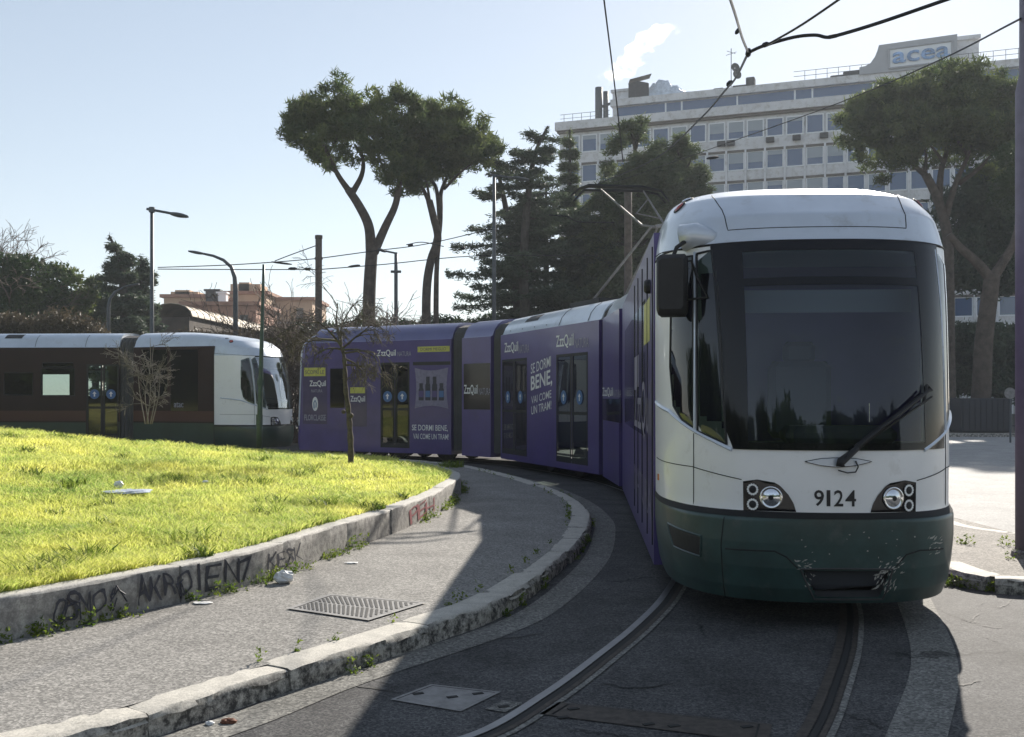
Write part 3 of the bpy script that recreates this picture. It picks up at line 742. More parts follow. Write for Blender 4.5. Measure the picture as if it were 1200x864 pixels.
    def poly(s, ch, off, nh=14, nc=12, mb=None, mi=0):
        hs = [p[1] for p in ch]; lo, hi = min(hs), max(hs); rows = []
        for k in range(nh+1):
            h = lo+(hi-lo)*(k/nh*.998+.001); xsn = []
            for (c0, h0), (c1, h1) in zip(ch, ch[1:]+ch[:1]):
                if (h0-h)*(h1-h) <= 0 and h0 != h1: xsn.append(c0+(c1-c0)*(h-h0)/(h1-h0))
            rows.append((h, min(xsn), max(xsn)))
        return s.strip(rows, off, nc, mb, mi)
    def line(s, ch, r, mb=None, off=.002, n=5, sub=6):
        mb = mb or MB(); pts = []
        for a, b in zip(ch, ch[1:]):
            for k in range(sub): t = k/sub; pts.append(s.pt(a[0]+(b[0]-a[0])*t, a[1]+(b[1]-a[1])*t, off))
        pts.append(s.pt(ch[-1][0], ch[-1][1], off)); return mb.tube(pts, r, n)
    def shell(s, h0, h1, crange, keep=None, dh=.06, nc=90, dense=None):
        hs = np.unique(np.concatenate([np.arange(h0, h1, dh), [h1], [q for q, _ in s.set if h0 < q < h1]]))
        cs = np.linspace(crange[0], crange[1], nc); mb = MB()
        C_, H_ = np.meshgrid(cs, hs); Wd = s.world(C_, H_); b = len(cs); fs = []
        for i in range(len(hs)-1):
            for j in range(b-1):
                if keep is None or keep((cs[j]+cs[j+1])/2, (hs[i]+hs[i+1])/2): fs.append((i*b+j, i*b+j+1, (i+1)*b+j+1, (i+1)*b+j))
        mb.add(Wd.reshape(-1, 3).tolist(), fs); return mb

main = Cab((2.226, 7.07), (-.0697, -.9976))
def PX(l, cab=main): return [cab.inv(*p) for p in l]
# outline of the windscreen's black border, left edge from the photograph, the right edge its mirror image
WL = PX([(860, 526), (850, 500), (845, 450), (842, 400), (838, 340), (833, 291)])
DW = PX([(790, 305), (812, 300), (813, 400), (814, 502), (800, 492), (790, 476), (786, 430), (787, 360)])       # door window
QW = PX([(817, 298), (834, 294), (842, 340), (846, 400), (849, 470), (852, 521), (836, 514), (818, 505), (817, 400)])   # quarter window
TRIM = PX([(770, 471), (785, 482), (813, 504), (836, 516), (858, 527)])
LAMP = PX([(871, 563), (887, 562), (903, 563), (914, 569), (924, 580), (930, 590), (933, 600), (902, 600), (871, 600)])
IN_L = [c for c, h in PX([(872, 345), (876, 430), (878, 520)])]
c_in = float(np.mean(IN_L))
OPEN = PX([(941, 669), (1043, 669), (1030, 699), (957, 699)])

WR = PX([(1105, 526), (1104, 470), (1102, 400), (1099, 340), (1096, 291)])
c_r = float(np.mean([c for c, h in PX([(1080, 400), (1081, 460), (1082, 520)])]))
def wr_at(h):
    q = sorted(WR, key=lambda t: t[1]); return float(np.interp(h, [t[1] for t in q], [t[0] for t in q]))
def wl_at(h):
    q = sorted(WL, key=lambda t: t[1]); return float(np.interp(h, [t[1] for t in q], [t[0] for t in q]))
def inpoly(c, h, poly):
    r = False; j = len(poly)-1
    for i in range(len(poly)):
        a, b = poly[i]; a2, b2 = poly[j]
        if (b > h) != (b2 > h) and c < (a2-a)*(h-b)/(b2-b)+a: r = not r
        j = i
    return r
def shrink(poly, k=.93):
    cx = sum(p[0] for p in poly)/len(poly); cy = sum(p[1] for p in poly)/len(poly); return [(cx+(p[0]-cx)*k, cy+(p[1]-cy)*k) for p in poly]
mirror = lambda poly: [(-c, h) for c, h in poly][::-1]
WS_LO, WS_HI = 1.27, 2.775

def ring_strip(mb, cab, rows, off):
    for sgn in (-1, 1):
        rr_ = [(h, wl_at(h), c_in) if sgn < 0 else (h, c_r, wr_at(h)) for h in rows]
        cab.strip(rr_, off, 8, mb)
def build_cab(cab, root, liv, detail=True):
    """bumper, body panels, hood, windscreen, side windows, lamps, wiper, mirror"""
    hole_hi, hole_lo, hole2_lo, hole2_hi = 2.44, 1.32, 2.50, 2.70
    def keepbody(c, h):
        if detail and c_in*1.07 < c < c_r*1.07 and (hole_lo-.02 < h < 2.72): return False
        if not detail and wl_at(h)*.96 < c < wr_at(h)*.96 and (WS_LO+.03 < h < 2.74): return False
        if inpoly(c, h, shrink(DW, .9)) or inpoly(-c, h, shrink(DW, .9)): return False
        if inpoly(c, h, shrink(QW, .8)) or inpoly(-c, h, shrink(QW, .8)): return False
        return True
    R0, R1 = 1+cab.rear[0]-1.35, 1+cab.rear[1]-1.6
    sharp(obj('front_body', cab.shell(.815, 2.78, (-R0, R0), keepbody, .05, 130), liv['front'], root), 40)
    bp = sharp(obj('bumper', cab.shell(.2, .80, (-R0, R0), (lambda c, h: not inpoly(c, h, OPEN)) if detail else None, .012 if detail else .06, 420 if detail else 60), liv['bumper'], root), 40)
    hd = obj('roof_hood', cab.shell(2.78, 3.515, (-3.2, 3.2), None, .04, 240), liv['hood'], root, smooth=True)
    # black joint above the bumper
    mb = MB(); cab.strip([(.795, -R0, R0), (.84, -R0, R0)], .004, 90, mb); obj('joint', mb, 'gap', bp)
    # underside
    mb = MB(); pts = cab.world(np.linspace(-R0, R0, 60), .205); mb.add(pts.tolist(), [tuple(range(60))]); obj('underside', mb, 'black', root)
    # windscreen: glass, black border, cross bar
    rows = np.linspace(WS_LO, WS_HI, 22)
    ws = MB(); cab.strip([(h, wl_at(h), wr_at(h)) for h in rows], .007, 36, ws)
    wsr = sharp(obj('windscreen', ws, 'winglass' if detail else 'clearglass', root), 60)
    fb = MB()
    if detail: ring_strip(fb, cab, rows, .0105)
    for a, b in ((WS_LO, hole_lo), (hole_hi, hole2_lo), (hole2_hi, WS_HI)) if detail else ((WS_LO, WS_LO+.04), (WS_HI-.04, WS_HI)):
        cab.strip([(h, c_in-.002, c_r+.002) if detail else (h, wl_at(h), wr_at(h)) for h in np.linspace(a, b, 4)], .0105, 26, fb)
    sharp(obj('glass_border', fb, 'frit', wsr), 60)
    # side windows on both flanks
    for sg, nm in ((1, 0), (-1, 1)):
        for poly_, nme in ((DW, 'door_window'), (QW, 'quarter_window')):
            pl = poly_ if sg > 0 else mirror(poly_)
            f_ = MB(); cab.poly(pl, .0055, 20, 8, f_); wo_ = obj(nme, f_, 'sideglass', root, smooth=True)
            if detail and sg > 0:
                k = MB(); cab.line(pl+pl[:1], .009, k, .006, sub=4); obj('rubber_seal', k, 'black', wo_)
        tr = MB(); cab.line(TRIM if sg > 0 else mirror(TRIM), .016, tr, .004); obj('blue_trim' , tr, liv['trim'], root)
        sm = MB(); ch = PX([(814.5, 296), (814.5, 505)]) ; hh = [(ch[0][0]+(ch[1][0]-ch[0][0])*t, ch[0][1]+(ch[1][1]-ch[0][1])*t) for t in (0, .5, 1)]
        cab.line(hh if sg > 0 else mirror(hh), .011, sm, .006); obj('window_post', sm, 'silver', root)
        se = MB(); ch = PX([(813, 508), (813, 592)]); cab.line(ch if sg > 0 else mirror(ch), .0035, se)
        ch = PX([(770, 536), (812, 547), (869, 562)]); cab.line(ch if sg > 0 else mirror(ch), .0035, se)
        ch = PX([(768.5, 301), (800, 293), (833, 288)]); cab.line(ch if sg > 0 else mirror(ch), .005, se)
        obj('panel_seam', se, 'gap', root)
        # headlamp cluster
        lp = LAMP if sg > 0 else mirror(LAMP)
        lm = MB(); cab.poly(lp, .005, 14, 14, lm); hl = obj('headlight', lm, 'frit', root, smooth=True)
        cx0, ch0 = cab_lamp_big; cc = cx0*sg; p, t, u, n_ = cab.frame(cc, ch0)
        big = MB(); big.lathe(p+n_*.004, n_, [(0, .079), (.012, .079), (.014, .070), (.004, .060), (.000, .045), (.004, .030)], 28); obj('lamp_bezel', big, 'chrome', hl, smooth=True)
        bl = MB(); bl.lathe(p+n_*.008, n_, [(0, .062), (.010, .045), (.016, .02), (.018, .001)], 24); obj('lamp_lens', bl, 'lens', hl, smooth=True)
        dk = MB(); dk.lathe(p+n_*.020, n_, [(0, .020), (.006, .017), (.006, .001)], 16); obj('bulb_shield', dk, 'black', hl)
        for cs_, hs_ in cab_lamp_small:
            p, t, u, n_ = cab.frame(cs_*sg, hs_)
            rg = MB()
            for k in range(14):
                an = 2*PI*k/14; q = p+n_*.010+(t*math.cos(an)+u*math.sin(an))*.034; rg.disc(q, n_, .0085, 8, depth=.002)
            obj('led_ring', rg, 'led', hl)
            ce = MB(); ce.lathe(p+n_*.006, n_, [(0, .024), (.006, .022), (.008, .012), (.008, .001)], 16); obj('small_lamp', ce, 'black', hl, smooth=True)
        # marker lamps on the hood corner
        for (cm, hm, r_, mt) in hood_marks:
            p, t, u, n_ = cab.frame(cm*sg, hm); mk = MB(); mk.lathe(p, n_, [(0, r_*1.25), (.008, r_*1.2), (.010, r_)], 18); mo = obj('marker_lamp', mk, 'black', root, smooth=True)
            mk = MB(); mk.lathe(p+n_*.006, n_, [(0, r_), (.010, r_*.8), (.014, .001)], 18); obj('marker_lens', mk, mt, mo, smooth=True)
    if detail:
        # hood panel seam
        sm = MB(); ch = PX([(838, 224), (846, 246), (853, 270)]); pl = ch+[(-c, h) for c, h in ch[::-1]]; cab.line(pl, .0035, sm, .001, sub=14); obj('hood_seam', sm, 'gap', hd)
        ge = MB(); cab.line([(c, 2.782) for c in np.linspace(-1.2, 1.2, 30)], .007, ge, .003, sub=2); obj('hood_gutter', ge, 'gap', hd)
        # fleet number
        t0 = cab.inv(978, 593.5); t1 = cab.inv(978, 574.5); nm = MB()
        for ch_, xa, xb in (('9', 954, 965.5), ('1', 968.5, 973), ('2', 977, 988), ('4', 990.5, 1003)):
            a = cab.inv(xa, 584); b = cab.inv(xb, 584); vs, fs = textmesh(ch_, .012)
            nm.add([cab.pt(a[0]+(b[0]-a[0])*x, t0[1]+(t1[1]-t0[1])*y, .004) for x, y in vs], fs)
        obj('fleet_number', nm, 'black_ink', root)
        # wiper boss, wiper
        bs = MB(); el = PX([(943, 541), (962, 537.5), (982, 536.5), (1003, 537.5), (1021, 541), (1003, 545.5), (982, 547.5), (962, 545.5)]); cab.poly(el, .012, 8, 14, bs)
        obj('wiper_boss', bs, 'silver', root, smooth=True)
        bs = MB(); cab.line(el+el[:1], .003, bs, .010); obj('boss_seam', bs, 'gap', root)
        wp_ = MB(); p0 = cab.pt(*cab.inv(983, 541), .05)
        pm = cab.pt(*cab.inv(1030, 500), .075); p1 = cab.pt(*cab.inv(1080, 458), .07)
        wp_.tube([p0, pm, p1], [.022, .014, .011], 8); wp_.tube([p0+Vector((0, 0, -.03)), p0, pm*.6+p0*.4], [.034, .032, .012], 8)
        p2 = cab.pt(*cab.inv(986, 536), .07); wp_.tube([p2, cab.pt(*cab.inv(1082, 466), .07)], .008, 6)
        wr = obj('wiper', wp_, 'black', root, smooth=True)
        b_ = MB(); b_.tube([cab.pt(*cab.inv(1000, 524), .024), cab.pt(*cab.inv(1040, 493), .026), cab.pt(*cab.inv(1078, 462), .024)], [.010, .013, .010], 6)
        b_.tube([cab.pt(*cab.inv(1078, 472), .03), cab.pt(*cab.inv(1082, 452), .03), cab.pt(*cab.inv(1087, 458), .03)], .012, 6)
        obj('wiper_blade', b_, 'black', wr)
        hs_ = MB(); hs_.tube([cab.pt(*cab.inv(*q), .03) for q in ((1001, 540), (1004, 547), (1001, 553), (992, 554), (981, 551))], .005, 6); obj('washer_hose', hs_, 'black', wr, smooth=True)
        hs_ = MB(); hs_.tube([cab.pt(*cab.inv(1018, 473), .01), cab.pt(*cab.inv(1018, 495), .012)], .003, 5); obj('glass_scratch', hs_, 'scratch', wsr)
        # coupler opening, edges, scrapes on the bumper
        op = PX([(941, 669), (1043, 669), (1030, 699), (957, 699)]); ob = MB(); cab.poly(op, -.07, 6, 10, ob); obj('coupler_recess', ob, 'interior_dark', bp)
        fr = MB(); pl = PX([(938, 667), (990, 666.5), (1046, 667), (1034, 702), (954, 702), (938, 667)])
        for (q0, q1) in zip(pl, pl[1:]):
            a0, a1 = cab.pt(q0[0], q0[1], .004), cab.pt(q1[0], q1[1], .004); b0, b1 = cab.pt(q0[0], q0[1], -.09), cab.pt(q1[0], q1[1], -.09); fr.quad(a0, a1, b1, b0)
        cab.line(pl, .007, fr, .002); obj('coupler_frame', fr, 'bellows', bp)
        mask_ = MB()
        sc_ = MB(); cab.line(PX([(849, 606), (845, 640), (850, 700)]), .004, sc_, .001)
        cab.line(PX([(850, 643), (880, 645), (908, 646), (922, 653), (935, 666)]), .005, sc_, .001)
        cab.line(PX([(1050, 664), (1062, 650), (1078, 645), (1105, 643)]), .005, sc_, .001)
        obj('bumper_crease', sc_, 'gap', bp)
        vt = MB(); vp = PX([(783, 613), (822, 628), (821, 652), (790, 640)]); cab.poly(vp, .003, 8, 8, vt); obj('side_vent', vt, 'black', bp)
        vt = MB(); cab.line(vp+vp[:1], .008, vt, .003); obj('vent_frame', vt, liv['bumper'], bp)
        scp = MB(); rs = random.Random(5)
        for (x0, y0, x1, y1, k, L, dr) in ((1030, 652, 1058, 672, 30, 7, -.6), (1025, 672, 1050, 696, 34, 8, -1.), (930, 652, 950, 668, 16, 6, .1), (1085, 628, 1103, 650, 22, 6, -.8), (940, 672, 955, 690, 12, 5, 1.), (925, 618, 1090, 660, 16, 2.5, 0)):
            for _ in range(k):
                x = rs.uniform(x0, x1); y = rs.uniform(y0, y1); an = math.atan(dr)+rs.uniform(-.5, .5); l = rs.uniform(.3, 1.3)*L; ww = rs.uniform(.5, 2.4)
                dx, dy = math.cos(an)*l/2, math.sin(an)*l/2; nx_, ny_ = -math.sin(an)*ww/2, math.cos(an)*ww/2
                q = PX([(x-dx, y-dy), (x+nx_, y+ny_), (x+dx, y+dy), (x-nx_, y-ny_)]); scp.add([cab.pt(c, h, .0025+rs.random()*.001) for c, h in q], [(0, 1, 2, 3)])
        obj('scrapes', scp, 'scratch', bp)
        # mirror, mirror arm, arm housing
        Pm = lambda x, y, Y: P(x, y, Y)
        hs_ = MB(); q = [cab.pt(*cab.inv(*t), .0) for t in ((832, 276), (815, 276), (806, 279))]
        hs_.tube([cab.pt(*cab.inv(836, 277), -.05), cab.pt(*cab.inv(818, 277), .02), cab.pt(*cab.inv(806, 283), .06)], [.06, .095, .105], 14); hou = obj('mirror_housing', hs_, liv['hood'], root, smooth=True)
        e_ = cab.pt(*cab.inv(806, 283), .06); dd = (e_-cab.pt(*cab.inv(818, 277), .02)).normalized(); hs_ = MB(); hs_.disc(e_, dd, .092, 18, depth=.006); obj('housing_mouth', hs_, 'interior_dark', hou)
        Ym = cab.pt(*cab.inv(792, 333)).y-.22
        mi_ = MB(); ax = Vector((.97, -.25, 0)).normalized(); ay = Vector((.25, .97, 0)).normalized()
        cpt = P(787.5, 333, Ym); rows = []
        for (o, k) in ((-.10, .80), (-.07, .95), (0, 1.), (.07, 1.), (.09, .95)):
            ring = []
            for (a_, b_) in ((-.105, -.23), (-.085, -.245), (.09, -.245), (.115, -.215), (.115, .20), (.095, .225), (-.085, .225), (-.115, .20), (-.115, -.2), (-.105, -.23)):
                ring.append(cpt+ax*a_*k+ay*o+Vector((0, 0, b_*k)))
            rows.append(ring)
        mi_.grid(rows); mi_.add(rows[0], [tuple(range(9))]); mi_.add(rows[-1], [tuple(range(9))[::-1]])
        mo = sharp(obj('side_mirror', mi_, 'black', root), 50)
        ml = MB(); ml.quad(*[cpt+ax*a_+ay*.091*1.0+Vector((0, 0, b_)) for a_, b_ in ((-.09, -.2), (.09, -.2), (.09, .19), (-.09, .19))]); obj('mirror_glass', ml, 'chrome', mo)
        am = MB(); am.tube([P(803, 283, Ym+.05), P(793, 290, Ym), P(788, 303, Ym), P(788, 320, Ym)], [.018, .016, .015, .015], 8); S_ = lambda x, y: cab.pt(*cab.inv(x, y), .015)
        am.tube([P(800, 308, Ym), S_(812, 306), S_(820, 330), S_(830, 349), P(800, 352, Ym)], .011, 6)
        obj('mirror_arm', am, 'black', mo, smooth=True)
        cm_ = MB(); q = P(764, 336, 9.3); cm_.lathe(q+Vector((.15, 0, 0)), (-1, 0, 0), [(0, .03), (.06, .06), (.2, .065), (.22, .05), (.225, .001)], 14); obj('side_camera', cm_, 'black', root, smooth=True)
        ol = MB(); q, t, u, n_ = cab.frame(*cab.inv(772, 559)); ol.box((0, 0, 0), (.05, .02, .05)); ol.v = [tuple(q+t*a+u*c_+n_*b) for a, b, c_ in ol.v]; obj('indicator_lamp', ol, 'orange', root)
        q, t, u, n_ = cab.frame(-cab.inv(772, 559)[0], cab.inv(772, 559)[1]); ol = MB(); ol.box((0, 0, 0), (.04, .02, .04)); ol.v = [tuple(q+t*a+u*c_+n_*b) for a, b, c_ in ol.v]; obj('indicator_lamp', ol, 'orange', root)
    # driver's cab interior
    def L(u, v, h): return Vector((cab.n.x+cab.f.x*u+cab.r.x*v, cab.n.y+cab.f.y*u+cab.r.y*v, h))
    def lbox(mb, c, d, bev=.0):
        b = MB(); b.box(c, d, bev=bev); mb.add([L(*v) for v in b.v], b.f); return mb
    def slab(h, z0, z1, k, mat, nm):
        q = cab.world(np.linspace(-1, 1, 40), h); ctr = q[:, :2].mean(0); q = [(ctr[0]+(x-ctr[0])*k, ctr[1]+(y-ctr[1])*k) for x, y in q[:, :2]]; m_ = MB(); m_.prism(q, z0, z1); return obj(nm, m_, mat, root)
    slab(1.3, 1.18, 1.28, .93, 'interior_dark', 'dashboard')
    it = MB(); lbox(it, (-.55, .15, 1.36), (.35, .8, .14), .05); obj('instrument_panel', it, 'interior_dark', root)
    it = MB(); lbox(it, (-1.75, 0, 1.55), (.05, 2.1, .55)); lbox(it, (-1.75, 0, 2.6), (.05, 2.1, .35)); lbox(it, (-1.75, -.95, 2.1), (.05, .2, .7)); lbox(it, (-1.75, .95, 2.1), (.05, .2, .7)); lbox(it, (-1.75, -.42, 2.1), (.05, .07, .7))
    obj('cab_partition', it, 'interior', root)
    it = MB(); lbox(it, (-1.25, .02, 1.62), (.14, .5, .62), .05); lbox(it, (-1.0, .02, 1.22), (.5, .5, .14), .05); lbox(it, (-1.27, .02, 2.0), (.10, .26, .18), .04); obj('driver_seat', it, 'interior_dark', root)
    it = MB(); lbox(it, (-.62, 0, 2.36), (.012, 1.42, .17)); M['blind_grey'] = pbr('cab_blind', (.17, .19, .23), .7); obj('sun_blind', it, 'blind_grey', root)
    slab(2.72, 2.70, 2.73, .90, 'interior', 'cab_ceiling'); slab(1.0, .86, .9, .9, 'interior_dark', 'cab_floor')
    return root

cab_lamp_big = main.inv(904, 583); cab_lamp_small = [main.inv(882.5, 573.5), main.inv(882.5, 591)]
hood_marks = [main.inv(803.5, 231)+(.045, 'chrome'), main.inv(796.5, 243.5)+(.05, 'red_lamp')]

class Side:
    """flat flank of a tram section; A = end at the right of the photograph, B = end at the left"""
    def __init__(s, A, B):
        s.A = Vector((A[0], A[1], 0)); s.B = Vector((B[0], B[1], 0)); s.t = (s.A-s.B).normalized(); s.L = (s.A-s.B).length
        s.n = Vector((s.t.y, -s.t.x, 0))
        if s.n.dot(-s.A) < 0: s.n = -s.n       # towards the viewer
    def inv(s, px, py):
        k = (px-CX)/F; # B + t*a : x = k*y
        a = (k*s.B.y-s.B.x)/(s.t.x-k*s.t.y); p = s.B+s.t*a; return a, H-(py-HY)*p.y/F
    def pt(s, a, h, off=0., d=0.): p = s.B+s.t*a+s.n*(off-d); return Vector((p.x, p.y, h))
    def rect(s, x0, y0, x1, y1):
        a0, h0 = s.inv(x0, (y0+y1)/2); a1, _ = s.inv(x1, (y0+y1)/2); xm = (x0+x1)/2; return a0, a1, s.inv(xm, y1)[1], s.inv(xm, y0)[1]
    def panel(s, r, off, mat, name, parent, label=None):
        mb = MB(); a0, a1, h0, h1 = r; mb.quad(s.pt(a0, h0, off), s.pt(a1, h0, off), s.pt(a1, h1, off), s.pt(a0, h1, off)); return obj(name, mb, mat, parent, label=label)
    def text(s, t, x0, y0, x1, y1, mat, parent, off=.008, bold=.0, slant=0., name='lettering'):
        a0, a1, h0, h1 = s.rect(x0, y0, x1, y1); vs, fs = textmesh(t, bold); mb = MB()
        mb.add([s.pt(a0+(a1-a0)*x, h0+(h1-h0)*y+slant*(x-.5), off) for x, y in vs], fs); return obj(name, mb, mat, parent)
    def wall(s, h0, h1, holes, off, mb, d=0., a0=0., a1=None):
        a1 = s.L if a1 is None else a1
        As = sorted({a0, a1}|{x for r in holes for x in r[:2]}); Hs = sorted({h0, h1}|{x for r in holes for x in r[2:]})
        for i in range(len(As)-1):
            for j in range(len(Hs)-1):
                ca, chh = (As[i]+As[i+1])/2, (Hs[j]+Hs[j+1])/2
                if any(r[0] < ca < r[1] and r[2] < chh < r[3] for r in holes) or not (a0 <= ca <= a1) or not (h0 <= chh <= h1): continue
                q = [s.pt(As[i], Hs[j], off, d), s.pt(As[i+1], Hs[j], off, d), s.pt(As[i+1], Hs[j+1], off, d), s.pt(As[i], Hs[j+1], off, d)]
                mb.add(q, [(0, 1, 2, 3)])
        return mb
TW = 2.25
def roofprof():
    pr = [(1.125, 3.05-.03), (1.118, 3.05)]
    pr += [(w_, h_) for h_, w_ in ROOF if h_ > 3.06]
    return pr
def section(sd, root, liv, holes, windows=(), band=3.05, name='body_section', low=.2, trim=0.):
    """sd: flank facing the viewer; builds both flanks, roof, ends and underside"""
    mb = MB(); sd.wall(low, band, holes, 0, mb); sd.wall(low, band, holes, 0, mb, d=TW)
    for a in (0., sd.L): mb.add([sd.pt(a, low), sd.pt(a, low, 0, TW), sd.pt(a, band, 0, TW), sd.pt(a, band)], [(0, 1, 2, 3)])
    mb.add([sd.pt(0, low), sd.pt(sd.L, low), sd.pt(sd.L, low, 0, TW), sd.pt(0, low, 0, TW)], [(0, 1, 2, 3)])
    b = obj(name, mb, liv['side'], root)
    rf = MB(); pr = [(1.125, band)]+[(w_, h_) for h_, w_ in ROOF if h_ > band]
    full = pr+[(-w_, h_) for w_, h_ in pr[::-1]]
    rows = [[sd.pt(a, h_, 0, TW/2-w_) for w_, h_ in full] for a in (0, sd.L-trim)]; rf.grid(rows)
    for a in (0, sd.L-trim): rf.add([sd.pt(a, h_, 0, TW/2-w_) for w_, h_ in full], [tuple(range(len(full)))])
    r = sharp(obj('roof', rf, liv['roof'], root), 50)
    fl = MB(); fl.add([sd.pt(.02, .42, -.02), sd.pt(sd.L-.02, .42, -.02), sd.pt(sd.L-.02, .42, 0, TW-.02), sd.pt(.02, .42, 0, TW-.02)], [(0, 1, 2, 3)]); obj('cabin_floor', fl, 'interior_dark', b)
    return b, r
def seams(sd, a_list, parent, h0=3.06, h1=3.47, mat='gap', r=.006):
    mb = MB()
    for a in a_list:
        pts = [sd.pt(a, h_, .001, TW/2-w_-.002) for w_, h_ in roofprof() if h0 <= h_ <= h1]; mb.tube(pts, r, 4)
    obj('roof_seam', mb, mat, parent)
def bellow(p0, p1, root, sd0, sd1):
    """dark ribbed connection between two sections, following the shortest path between their end faces"""
    mb = MB(); k = 9; prof = [(1.06, .3), (1.06, 3.0), (1.0, 3.2), (.85, 3.34), (.55, 3.42), (0, 3.45), (-.55, 3.42), (-.85, 3.34), (-1.0, 3.2), (-1.06, 3.0), (-1.06, .3), (1.06, .3)]
    rows = []
    for i in range(k):
        t = i/(k-1); e = (0 if i % 2 else -.05)
        c = p0[0].lerp(p1[0], t); nn = p0[1].lerp(p1[1], t).normalized()
        rows.append([Vector((c.x, c.y, h_))+nn*(w_+(e if w_ > 0 else -e)) for w_, h_ in prof])
    mb.grid(rows); return obj('bellows', mb, 'bellows', root)
def endface(sd, a): p = sd.pt(a, 0, 0, TW/2); return (p, sd.n)
def bogie(root, c, t, n_):
    fr = MB(); q = [c+t*a+n_*b_ for a, b_ in ((-1, -.8), (1, -.8), (1, .8), (-1, .8))]; fr.prism([(p.x, p.y) for p in q], .32, .46); b = obj('bogie', fr, 'black', root)
    for du in (-.75, .75):
        for dv in (-.62, .62):
            mb = MB(); p = c+t*du+n_*dv; mb.lathe((p.x-n_.x*.06, p.y-n_.y*.06, .30), n_, [(0, .05), (0, .30), (.11, .30), (.11, .05)], 20); obj('wheel', mb, 'rust', b)

def doorleaf(sd, r, root, glass='sideglass', sticker=True, split=None):
    """two-leaf door: dark frames, glass panes, a blue round sticker on each"""
    a0, a1, h0, h1 = r; mid = (a0+a1)/2; fw = .055
    dr = MB()
    for (l, q) in ((a0, mid-.008), (mid+.008, a1)):
        for (x0, x1, z0, z1) in ((l, l+fw, h0, h1), (q-fw, q, h0, h1), (l+fw, q-fw, h1-fw, h1), (l+fw, q-fw, h0, h0+.12), (l+fw, q-fw, 1.28, 1.34)):
            dr.quad(sd.pt(x0, z0, .004), sd.pt(x1, z0, .004), sd.pt(x1, z1, .004), sd.pt(x0, z1, .004))
    d = obj('door', dr, 'black', root)
    for (l, q) in ((a0, mid-.008), (mid+.008, a1)):
        g = MB(); g.quad(sd.pt(l+fw*.5, h0+.05, -.01), sd.pt(q-fw*.5, h0+.05, -.01), sd.pt(q-fw*.5, h1-.03, -.01), sd.pt(l+fw*.5, h1-.03, -.01)); obj('pane', g, glass, d)
        if sticker:
            c = sd.pt((l+q)/2, h0+(h1-h0)*.60, .006); rr_ = min(.14, (q-l)*.36); k = MB(); k.disc(c, sd.n, rr_, 24); obj('round_sticker', k, 'blue_ink', d)
            w_ = MB(); cx_ = (l+q)/2; hh = h0+(h1-h0)*.60; z = .009
            w_.quad(sd.pt(cx_-.02, hh-.07, z), sd.pt(cx_+.02, hh-.07, z), sd.pt(cx_+.02, hh+.02, z), sd.pt(cx_-.02, hh+.02, z)); w_.add([sd.pt(cx_-.06, hh+.01, z), sd.pt(cx_+.06, hh+.01, z), sd.pt(cx_, hh+.08, z)], [(0, 1, 2)]); obj('sticker_arrow', w_, 'white_ink', d)
    return d
LIV = dict(front='silver_front', bumper='green', hood='silver', trim='silver', side='purple', roof='silver')
tram = empty('tram', (2.3, 9.5, 0), 'long articulated tram with silver and green front numbered 9124 and purple advert sides', 'tram', 'articulated trams')
build_cab(main, tram, LIV)
# section behind the cab
ax_side = lambda u: Vector((main.n.x, main.n.y, 0))+main.f*u-main.r*1.125
pA = ax_side(-1.65); pB = Vector((1.73, 16.05, 0))
SA = Side((pA.x, pA.y), (pB.x, pB.y))
bA, _ = section(SA, tram, dict(LIV, roof='silver'), [], band=3.05, trim=1.93)
SB = Side((1.72, 16.45), (1.64, 18.5)); SCc = Side((1.60, 18.85), (-.26, 23.75)); SD = Side((-.50, 24.1), (-1.22, 24.95)); SE = Side((-1.50, 25.25), (-5.35, 27.35))
# photograph's order: the left end of every flank is B, its right end A
hB = SB.rect(706.5, 467.5, 728, 494)
bB, rB = section(SB, tram, LIV, [])
SB.panel(hB, .004, 'frit', 'window_band', bB)
SB.text('ZzzQuil', 706.5, 454, 718.5, 466, 'white_ink', bB, bold=.012); SB.text('NATURA', 719, 457, 728, 466, 'grey_ink', bB)
dr1 = SCc.rect(588.5, 418, 617.5, 534); dr2 = SCc.rect(652, 411, 689, 545)
dr1 = (dr1[0], dr1[1], .33, 2.48); dr2 = (dr2[0], dr2[1], .33, 2.48)
bC, rC = section(SCc, tram, LIV, [dr1, dr2])
doorleaf(SCc, dr1, tram); doorleaf(SCc, dr2, tram)
SCc.text('ZzzQuil', 591.5, 401, 607.5, 414.5, 'white_ink', bC, bold=.015); SCc.text('NATURA', 608, 404, 620.5, 414, 'grey_ink', bC, bold=.004)
SCc.text('ZzzQuil', 652, 392, 672.5, 408.5, 'white_ink', bC, bold=.015); SCc.text('NATURA', 674, 396, 690, 407.5, 'grey_ink', bC, bold=.004)
sl = .14
SCc.text('SE DORMI', 622.5, 422, 646, 434, 'white_ink', bC, slant=sl, bold=.004)
SCc.text('BENE,', 622.5, 437, 647.5, 457, 'white_ink', bC, slant=sl, bold=.02)
SCc.text('VAI COME', 623, 461, 646.5, 470, 'white_ink', bC, slant=sl, bold=.004)
SCc.text('UN TRAM!', 623, 473, 646.5, 483, 'white_ink', bC, slant=sl, bold=.008)
seams(SCc, [SCc.inv(x, 380)[0] for x in (652, 686)], rC)
rc = SCc.rect(607, 366, 622, 375)
